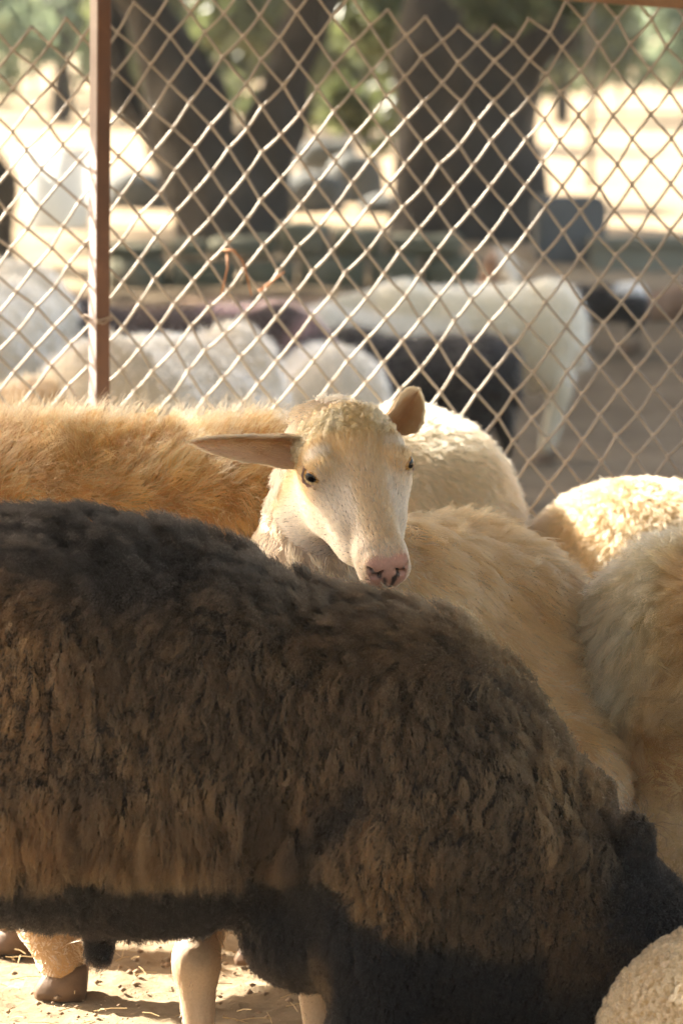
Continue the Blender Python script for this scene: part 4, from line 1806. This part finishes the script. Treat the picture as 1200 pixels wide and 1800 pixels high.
    curves_obj('eyelashes', np.array(lk), np.tile(np.linspace(.0002, .00006, 7), (len(lk), 1)), np.full((len(lk), 7, 3), .28) * np.array([1, .6, .35]), M_FACE, t)
    return t




def flock_sheep(label, blobf, feet, colf, woolcol, length, nhair, lockspec, flow, lift=.5, step=.014, r0=.00042, r1=.00013, lump=.008, droop=.55, mess=.2, frizz=.0012,
                seg=5, loc=None, mat=M_HAIR, big=None, guard=None, group='sheep of the flock in the pen', head=None, hair_lod=True, extra=None):
    b = Blob()
    blobf(b)
    t = thing('sheep', label, 'sheep', loc, group)
    fs = []
    for hip, knee, foot, r0_, r1_, r2_ in feet:
        foot = np.array([foot[0], foot[1], float(ground_z(np.array([foot[0]]), np.array([foot[1]]))[0]) + .012])
        legs(b, [(hip, knee, foot, r0_, r1_, r2_)], .05)
        fs.append((foot, r2_))
    V, Q, N = body(t, b, step, colf, lump)
    for f, r2_ in fs:
        hoof(t, f - np.array([0, 0, .008]), math.pi, r2_ / .031)
    gz = min(f[2] for f, _ in fs)
    top = V[:, 2].max() - gz

    woolcol0 = woolcol

    def woolcol(P, N):
        c = woolcol0(P, N)
        k = 1 - sstep(.24, .34, P[:, 2] - gz)
        return c * (1 - k[:, None]) + np.array([.58, .44, .29]) * k[:, None]

    def ln(P, N):
        L = length(P, N)
        h = (P[:, 2] - gz)
        return np.where(h < .36, np.minimum(L, .006 + .1 * np.clip(h - .26, 0, 1)), L)
    fur('wool', t, mat, V, Q, N, nhair, ln, flow, lift, woolcol, droop=droop, mess=mess, seg=seg, r0=r0, r1=r1, frizz=frizz, locks=lockspec, big=big, lod=hair_lod)
    if guard:
        fur('guard_hair', t, mat, V, Q, N, guard['n'], lambda P, N: np.full(len(P), guard['L']), guard.get('flow', flow), guard['lift'], guard['col'], dens=guard['dens'],
            droop=.5, mess=.3, seg=5, r0=.0003, r1=.0001, frizz=.002)
    if extra:
        extra(t)
    return t


def tint(base, spots=(), n=(12, .0, .6, None, 0)):
    def f(P, N):
        c = np.tile(np.array(base), (len(P), 1))
        sc_, lo, hi, cc, amt = n
        if cc is not None:
            k = sstep(lo, hi, noise(P, sc_, 9, 2)) * amt
            c = c * (1 - k[:, None]) + np.array(cc) * k[:, None]
        return c
    return f


# orange-tan sheep at the left, its back runs behind the face
def tan_blob(b):
    d = 6.64
    b.cone(W(-60, 1012, d), W(410, 1012, d), .205, .200, .05)
    b.ell(W(60, 992, d), (.2, .19, .185), k=.05)
    b.ell(W(450, 988, d), (.12, .17, .17), k=.05)
    b.cone(W(-150, 930, d), W(-330, 760, d - .1), .13, .09, .06)
    b.cone(W(-330, 740, d - .1), W(-450, 820, d - .15), .075, .05, .03)
    b.ell(W(-330, 700, d - .22), (.03, .07, .02), k=.02)
    b.ell(W(-330, 700, d + .02), (.03, .07, .02), k=.02)


d = 6.64
tan_feet = [(W(60, 1400, 6.52), W(75, 1600, 6.45), W(112, 1755, 6.42), .075, .04, .036), (W(0, 1400, 6.86), W(10, 1580, 6.86), W(22, 1690, 6.78), .075, .036, .030),
            (W(420, 1350, 6.86), W(462, 1560, 6.90), W(448, 1716, 6.68), .09, .034, .026), (W(420, 1350, 6.62), W(500, 1560, 6.70), W(520, 1740, 6.56), .09, .034, .026)]


def tan_flow(P, N):
    px, py = pxof(P)
    top = sstep(.3, .85, N[:, 2])[:, None]
    base = np.stack([np.full(len(P), .55), np.full(len(P), -.15), np.full(len(P), -.85)], 1) * (1 - top) + np.array([.35, -.3, .5]) * top
    w = np.stack([noise(P, 8, 131, 2), noise(P, 8, 132), noise(P, 8, 133, 2)], 1) * .75
    return nrm(base + w)


flock_sheep('shaggy orange tan sheep at the left standing behind the dark one', tan_blob, tan_feet, tint((.40, .24, .11)),
            tint((.53, .25, .082), n=(11, -.2, .5, (.64, .37, .16), .75)), lambda P, N: np.full(len(P), .056) * (.9 + .25 * noise(P, 10, 3)), 80000,
            dict(n=1500, aniso=(1, 1, .8), clump=.62, pillow=.15, mess=.45, cvar=.4, curl=.002, curl_n=1.0, stray=.5, pw=1.1),
            tan_flow, lambda P, N: .40 + .35 * sstep(.3, .9, N[:, 2]), big=[dict(n=420, aniso=(1, 1, .8), w=.25, cut=.4, dome=.2, cvar=.35, warp=.03, rmask=lambda P: sstep(.45, .55, P[:, 2]), **{'raise': .010})], loc=W(100, 1755, d) * [1, 1, 0], lump=.012,
            guard=dict(n=9000, L=.07, lift=.8, col=tint((.62, .44, .26)), dens=lambda C, n: sstep(.35, .85, n[:, 2]), flow=tan_flow))


# pale sheep behind the face with the sun on its back
def pale_blob(b):
    d = 7.57
    b.cone(W(480, 955, d), W(700, 945, d), .200, .200, .05)
    b.ell(W(720, 935, d), (.185, .19, .205), k=.05)
    b.cone(W(430, 900, d), W(280, 830, d), .11, .08, .06)
    b.cone(W(280, 830, d), W(180, 900, d), .07, .045, .03)


d = 7.57
flock_sheep('pale short woolled sheep behind the cream face with its rump glaring in the sun', pale_blob,
            [(W(x, 1250, dd), W(x + 20, 1400, dd), W(x, 1600, dd), .08, .035, .026) for x, dd in ((520, 7.48), (560, 7.48), (760, 7.48), (800, 7.48))],
            tint((.5, .4, .26)), tint((.70, .53, .35), n=(20, -.1, .5, (.58, .40, .24), .6)), lambda P, N: np.full(len(P), .024), 42000,
            dict(n=4200, aniso=(1, 1, 1), clump=.45, pillow=.1, mess=.5, cvar=.2, curl=.002, curl_n=1.5), down_flow((.2, -.1, -.8)), .6, loc=W(660, 1600, d) * [1, 1, 0])


# sheep at the right, far one
def rb_blob(b):
    d = 7.54
    b.cone(W(1120, 1080, d), W(1500, 1090, d), .225, .225, .05)
    b.ell(W(1078, 1100, d), (.17, .19, .222), k=.05)
    b.cone(W(1560, 1010, d), W(1720, 880, d), .12, .09, .06)
    b.cone(W(1720, 880, d), W(1840, 960, d), .075, .05, .03)


d = 7.54
flock_sheep('round backed tan sheep with dense short wool behind the creamy ruffled one', rb_blob,
            [(W(x, 1380, dd), W(x + 20, 1500, dd), W(x, 1640, dd), .085, .036, .026) for x, dd in ((1080, 7.45), (1120, 7.63), (1480, 7.45), (1520, 7.63))],
            tint((.45, .32, .17)), tint((.62, .44, .27), n=(16, -.1, .5, (.48, .31, .17), .6)), lambda P, N: np.full(len(P), .024), 46000,
            dict(n=5200, aniso=(1, 1, .8), clump=.5, pillow=.15, mess=.4, cvar=.25, curl=.002, curl_n=1.5), down_flow((-.15, -.1, -.9)), .55, loc=W(1150, 1640, d) * [1, 1, 0])


# ruffled sheep at the right edge
def rf_blob(b):
    d = 6.52
    b.cone(W(1300, 1205, d), W(1650, 1230, d), .205, .21, .05)
    b.ell(W(1212, 1190, d - .02), (.165, .19, .195), k=.05)
    b.ell(W(1225, 1420, d - .06), (.12, .14, .15), k=.06)
    b.cone(W(1700, 1150, d), W(1860, 1000, d), .12, .09, .06)
    b.cone(W(1860, 1000, d), W(1980, 1080, d), .075, .05, .03)


def rf_col(P, N):
    px, py = pxof(P)
    n1 = noise(P, 9, 41, 2)
    cream = np.array([.82, .645, .42])
    tan = np.array([.50, .32, .17])
    deep = np.array([.33, .185, .085])
    k = sstep(-30, 60, (px - 1105) - (1230 - py) * .32 + 40 * n1)
    c = lerp(cream, tan, k)
    k2 = sstep(1260, 1400, py + 60 * n1) * .8
    return c * (1 - k2[:, None]) + deep * k2[:, None]


def rf_flow(P, N):
    px, py = pxof(P)
    k = sstep(1060, 1150, px)[:, None]
    base = np.array([-.85, -.2, -.55]) * (1 - k) + np.array([-.35, -.3, -.3]) * k
    w = np.stack([noise(P, 9, 231, 2), noise(P, 9, 232), noise(P, 9, 233, 2)], 1) * (.35 + .6 * k)
    return nrm(base + w)


d = 6.52
flock_sheep('creamy sheep with long ruffled wool cut by the right edge of the view', rf_blob,
            [(W(x, 1480, dd), W(x + 20, 1640, dd), W(x, 1780, dd), .09, .036, .026) for x, dd in ((1190, 6.43), (1230, 6.63), (1640, 6.43), (1680, 6.63))],
            tint((.5, .35, .18)), rf_col, lambda P, N: .06 * (.9 + .4 * noise(P, 12, 71)), 62000,
            dict(n=1500, aniso=(1, 1, .9), clump=.7, pillow=.3, mess=.4, cvar=.3, curl=.004, curl_n=1.1, stray=.5), rf_flow, .45, loc=W(1250, 1780, d) * [1, 1, 0], seg=7)


# lamb in the corner
def lamb_blob(b):
    d = 5.42
    b.cone(W(1335, 1905, d), W(1600, 1930, d), .200, .19, .05)
    b.ell(W(1280, 1930, d), (.15, .17, .18), k=.05)
    b.cone(W(1700, 1860, d), W(1790, 1760, d), .085, .065, .04)
    b.cone(W(1790, 1760, d), W(1870, 1830, d), .055, .038, .03)


d = 5.42
flock_sheep('lamb with tightly curled yellowish fleece in the bottom right corner', lamb_blob,
            [(W(x, 2000, dd), W(x + 10, 2030, dd), W(x, 2040, dd), .05, .03, .024) for x, dd in ((1310, 5.36), (1340, 5.5), (1580, 5.36), (1610, 5.5))],
            tint((.36, .25, .12)), tint((.62, .42, .22), n=(30, -.2, .4, (.70, .51, .30), .7)), lambda P, N: np.full(len(P), .019), 60000,
            dict(n=3000, aniso=(1, 1, 1), clump=.78, pillow=.55, w=.28, mess=.4, cvar=.3, curl=.0034, curl_n=1.8), down_flow((-.2, -.1, -.7)), .62, big=[dict(n=1100, aniso=(1, 1, 1), w=.30, cut=.45, dome=.4, cvar=.35, warp=.012, **{'raise': .009})], loc=W(1400, 2040, d) * [1, 1, 0], seg=7, step=.011)


# ---------------------------------------------------------------- animals beyond the fence
def yard_animal(label, loc, yaw, scale, coat, skin, head='level', nhair=5000, hair=.03, ears='side', patch=None, eyes=False, cat='sheep', neck=None, hue=None):
    """loc on the ground; faces +x before yaw"""
    loc = np.array(loc, float)
    loc[2] = float(ground_z(np.array([loc[0]]), np.array([loc[1]]))[0])
    c, s = math.cos(yaw), math.sin(yaw)
    R = np.array([[c, -s, 0], [s, c, 0], [0, 0, 1]])

    def T(x, y, z):
        return loc + R @ (np.array([x, y, z]) * scale)
    b = Blob()
    K = .05 * scale
    S = scale
    b.cone(T(-.30, 0, .53), T(.26, 0, .53), .165 * S, .155 * S, K)
    b.ell(T(0, 0, .49), np.array([.30, .165, .17]) * S, R, K)
    b.ell(T(-.34, 0, .55), np.array([.12, .14, .15]) * S, R, K)
    b.cone(T(-.44, 0, .58), T(-.48, 0, .40), .035 * S, .022 * S, .03 * S)
    heads = dict(level=((.46, 0, .84), (.66, 0, .76)), low=((.50, 0, .56), (.60, 0, .34)), down=((.47, 0, .40), (.56, 0, .16)), up=((.40, 0, .94), (.58, 0, .88)), turned=((.40, -.03, .90), (.43, -.24, .80)), tuck=((.45, 0, .63), (.56, 0, .47)))
    h0, h1 = heads[head]
    h0, h1 = np.array(h0), np.array(h1)
    b.cone(T(.28, 0, .60), T(*(h0 - (h1 - h0) * .25)), .12 * S, .075 * S, .06 * S)
    b.cone(T(*h0), T(*(h0 + (h1 - h0) * .4)), .073 * S, .060 * S, .03 * S)
    b.cone(T(*(h0 + (h1 - h0) * .3)), T(*h1), .058 * S, .036 * S, .03 * S)
    hd = nrm(h1 - h0)
    lat = nrm(np.cross(hd, [0, 0, 1.0]) if abs(hd[2]) < .95 else np.array([0, 1.0, 0]))
    upv = np.cross(lat, hd)
    for sd in (-1, 1):
        e0 = h0 + lat * sd * .07 + upv * .025 - hd * .02
        e1 = e0 + lat * sd * .11 + upv * (-.035 if ears == 'side' else -.08)
        m = (e0 + e1) / 2
        ax = nrm(e1 - e0)
        nn = nrm(np.cross(ax, hd))
        Re = R @ np.stack([ax, hd, np.cross(ax, hd)], 1)
        b.ell(T(*m), np.array([.075, .032, .014]) * S, Re, .02 * S)
    feet = []
    for x, y, kx in ((.24, .085, .24), (.22, -.085, .25), (-.30, .085, -.37), (-.33, -.085, -.40)):
        f = T(x + (0 if x > 0 else -.02), y, 0)
        f[2] = float(ground_z(np.array([f[0]]), np.array([f[1]]))[0]) + .01
        b.cone(T(x, y, .46), T(kx, y, .27), .075 * S, .036 * S, .04 * S)
        b.cone(T(kx, y, .27), f + np.array([0, 0, .05]), .034 * S, .026 * S, .015 * S)
        feet.append(f)

    def local(P):
        return ((P - loc) @ R) / scale

    def coatf(P, N):
        q = local(P)
        cc = np.tile(np.array(coat), (len(P), 1))
        nz = noise(P, 5, 15, 2)
        if patch:
            for fn, colr in patch:
                k = fn(q, nz)
                cc = cc * (1 - k[:, None]) + np.array(colr) * k[:, None]
        return cc
    t = thing('sheep', label, cat, loc, 'animals in the yard beyond the fence')
    lo, hi = b.bounds(.03)
    V, Q = b.mesh(grid_axes(lo, hi, .017))
    N = vnormals(V, Q)
    V = V + N * (noise(V, 7, 17, 2) * .022)[:, None] * np.clip((V[:, 2] - loc[2]) / scale / .4, .15, 1)[:, None]
    mesh_obj('body', V, Q, M_SKIN, t, col=clampc(coatf(V, N) * .85))
    for f in feet:
        hoof(t, f - np.array([0, 0, .01]), yaw, 1.0)
    for sd in (-1, 1):
        e = h0 + (h1 - h0) * .3 + lat * sd * .052 + upv * .03
        eyeball_small(t, T(*e), .013 * S)

    def ln(P, N):
        q = local(P)
        body_ = (q[:, 2] > .34) & (q[:, 0] < .36) & (q[:, 0] > -.52)
        return np.where(body_, hair, .006)

    def fl(P, N):
        q = local(P)
        v = np.array([-.5, 0, -.8]) @ R.T
        return nrm(np.tile(v, (len(P), 1)) + np.stack([noise(P, 6, 1), noise(P, 6, 2), noise(P, 6, 3)], 1) * .6)
    fur('wool', t, M_HAIR, V, Q, N, nhair, ln, fl, .5, coatf, droop=.5, mess=.3, seg=4, r0=.0013, r1=.0004, frizz=.003)
    return t


def eyeball_small(t, c, r):
    V, Fc = [], []
    n, m = 6, 8
    for i in range(n + 1):
        for j in range(m):
            th, ph = math.pi * i / n, 2 * math.pi * j / m
            V.append(c + r * np.array([math.sin(th) * math.cos(ph), math.sin(th) * math.sin(ph), math.cos(th)]))
    Q = [(i * m + j, (i + 1) * m + j, (i + 1) * m + (j + 1) % m, i * m + (j + 1) % m) for i in range(n) for j in range(m)]
    return mesh_obj('eye', np.array(V), np.array(Q), M_EYE, t, col=np.tile(np.array([.01, .007, .005]), (len(V), 1)))


headq = lambda q, nz: sstep(.36, .42, q[:, 0])
WHITE, OFFW, BLACKC, BROWN = (.70, .60, .44), (.63, .53, .36), (.022, .019, .016), (.055, .035, .026)


def at(px, py_foot):
    d = 9817.0 / (py_foot - Y0)
    return np.array([(px - 600) * d / F, d, 0])


# white animal standing across the yard
yard_animal('woolly white sheep standing across the yard with its rump to the right', at(815, 812), math.radians(183), .95, OFFW, None, 'low', 14000, .045)
# black lamb to its right
yard_animal('small black lamb with a white patch standing right of the white sheep', np.array([1.18, 19.9, 0]), math.radians(160), .40, BLACKC, None, 'low', 3000, .03,
            patch=[(lambda q, nz: sstep(.60, .66, q[:, 2]) * sstep(-.1, -.2, q[:, 0]), (.6, .56, .48))])
# one behind it looking over its back
yard_animal('pale faced brown and white goat looking over the back of the woolly white sheep', at(775, 760), .12, .66, (.30, .16, .09), None, 'turned', 4000, .02,
            patch=[(lambda q, nz: sstep(.33, .38, q[:, 0]) * sstep(.74, .80, q[:, 2]), WHITE), (lambda q, nz: sstep(.9, .2, q[:, 0] + 2) * 0, WHITE)], cat='goat')
# black one nearer the fence, head to the left
yard_animal('black sheep facing away close behind the fence above the sunny rump', at(722, 885), math.radians(155), .82, BLACKC, None, 'low', 5000, .03, patch=[(lambda q, nz: sstep(.55, .58, q[:, 0]), WHITE)])
# white one behind it
yard_animal('white sheep with a bright sunlit rump standing behind the black sheep', at(700, 815), math.radians(8), .86, WHITE, None, 'low', 5000, .03, patch=[(lambda q, nz: sstep(.0, .4, nz) * .0, BROWN)])
# the brown one with pinkish patches
yard_animal('dark brown sheep with bare pinkish patches on its rump behind the fence', at(290, 985), math.radians(165), 1.08, BROWN, None, 'low', 6000, .03,
            patch=[(lambda q, nz: sstep(.1, .4, nz) * sstep(-.05, -.2, q[:, 0]) * sstep(.5, .58, q[:, 2]), (.42, .25, .22))])
# white round one by the post
yard_animal('round white sheep close behind the fence just right of the post', at(300, 1160), math.radians(68), 1.10, WHITE, None, 'down', 9000, .035)
yard_animal('small white sheep between the dark brown sheep and the black sheep', at(560, 1000), math.radians(100), .92, WHITE, None, 'down', 6000, .03)
# cream ones at the left edge
yard_animal('cream sheep cut by the left edge of the view behind the fence', at(-30, 1010), math.radians(78), 1.22, (.74, .60, .41), None, 'low', 7000, .035)
yard_animal('tan sheep low at the left edge of the view behind the cream one', at(-120, 1190), math.radians(-20), .95, (.58, .38, .2), None, 'down', 5000, .03)
dark_sheep()
cream_sheep()
# ------------------------------------------------------------------ dusty air
def air():
    x0, x1, y0, y1, z0, z1 = -155, 155, -66, 326, -2.6, 17.0
    V = [(x, y, z) for x in (x0, x1) for y in (y0, y1) for z in (z0, z1)]
    Fc = [(0, 1, 3, 2), (4, 6, 7, 5), (0, 4, 5, 1), (2, 3, 7, 6), (0, 2, 6, 4), (1, 5, 7, 3)]
    m = bpy.data.materials.new('dusty_air')
    m.use_nodes = True
    nt = m.node_tree
    nt.nodes.clear()
    out = nt.nodes.new('ShaderNodeOutputMaterial')
    v = nt.nodes.new('ShaderNodeVolumePrincipled')
    v.inputs['Color'].default_value = (.93, .95, .92, 1)
    v.inputs['Density'].default_value = .0007
    v.inputs['Anisotropy'].default_value = .35
    nt.links.new(v.outputs[0], out.inputs['Volume'])
    o = mesh_obj('haze', V, Fc, m, smooth=False)
    tag(o, kind='stuff', label='thin dusty haze in the air over the yard')


air()
print('SCENE BUILT in %.1f s' % (time.time() - T0))
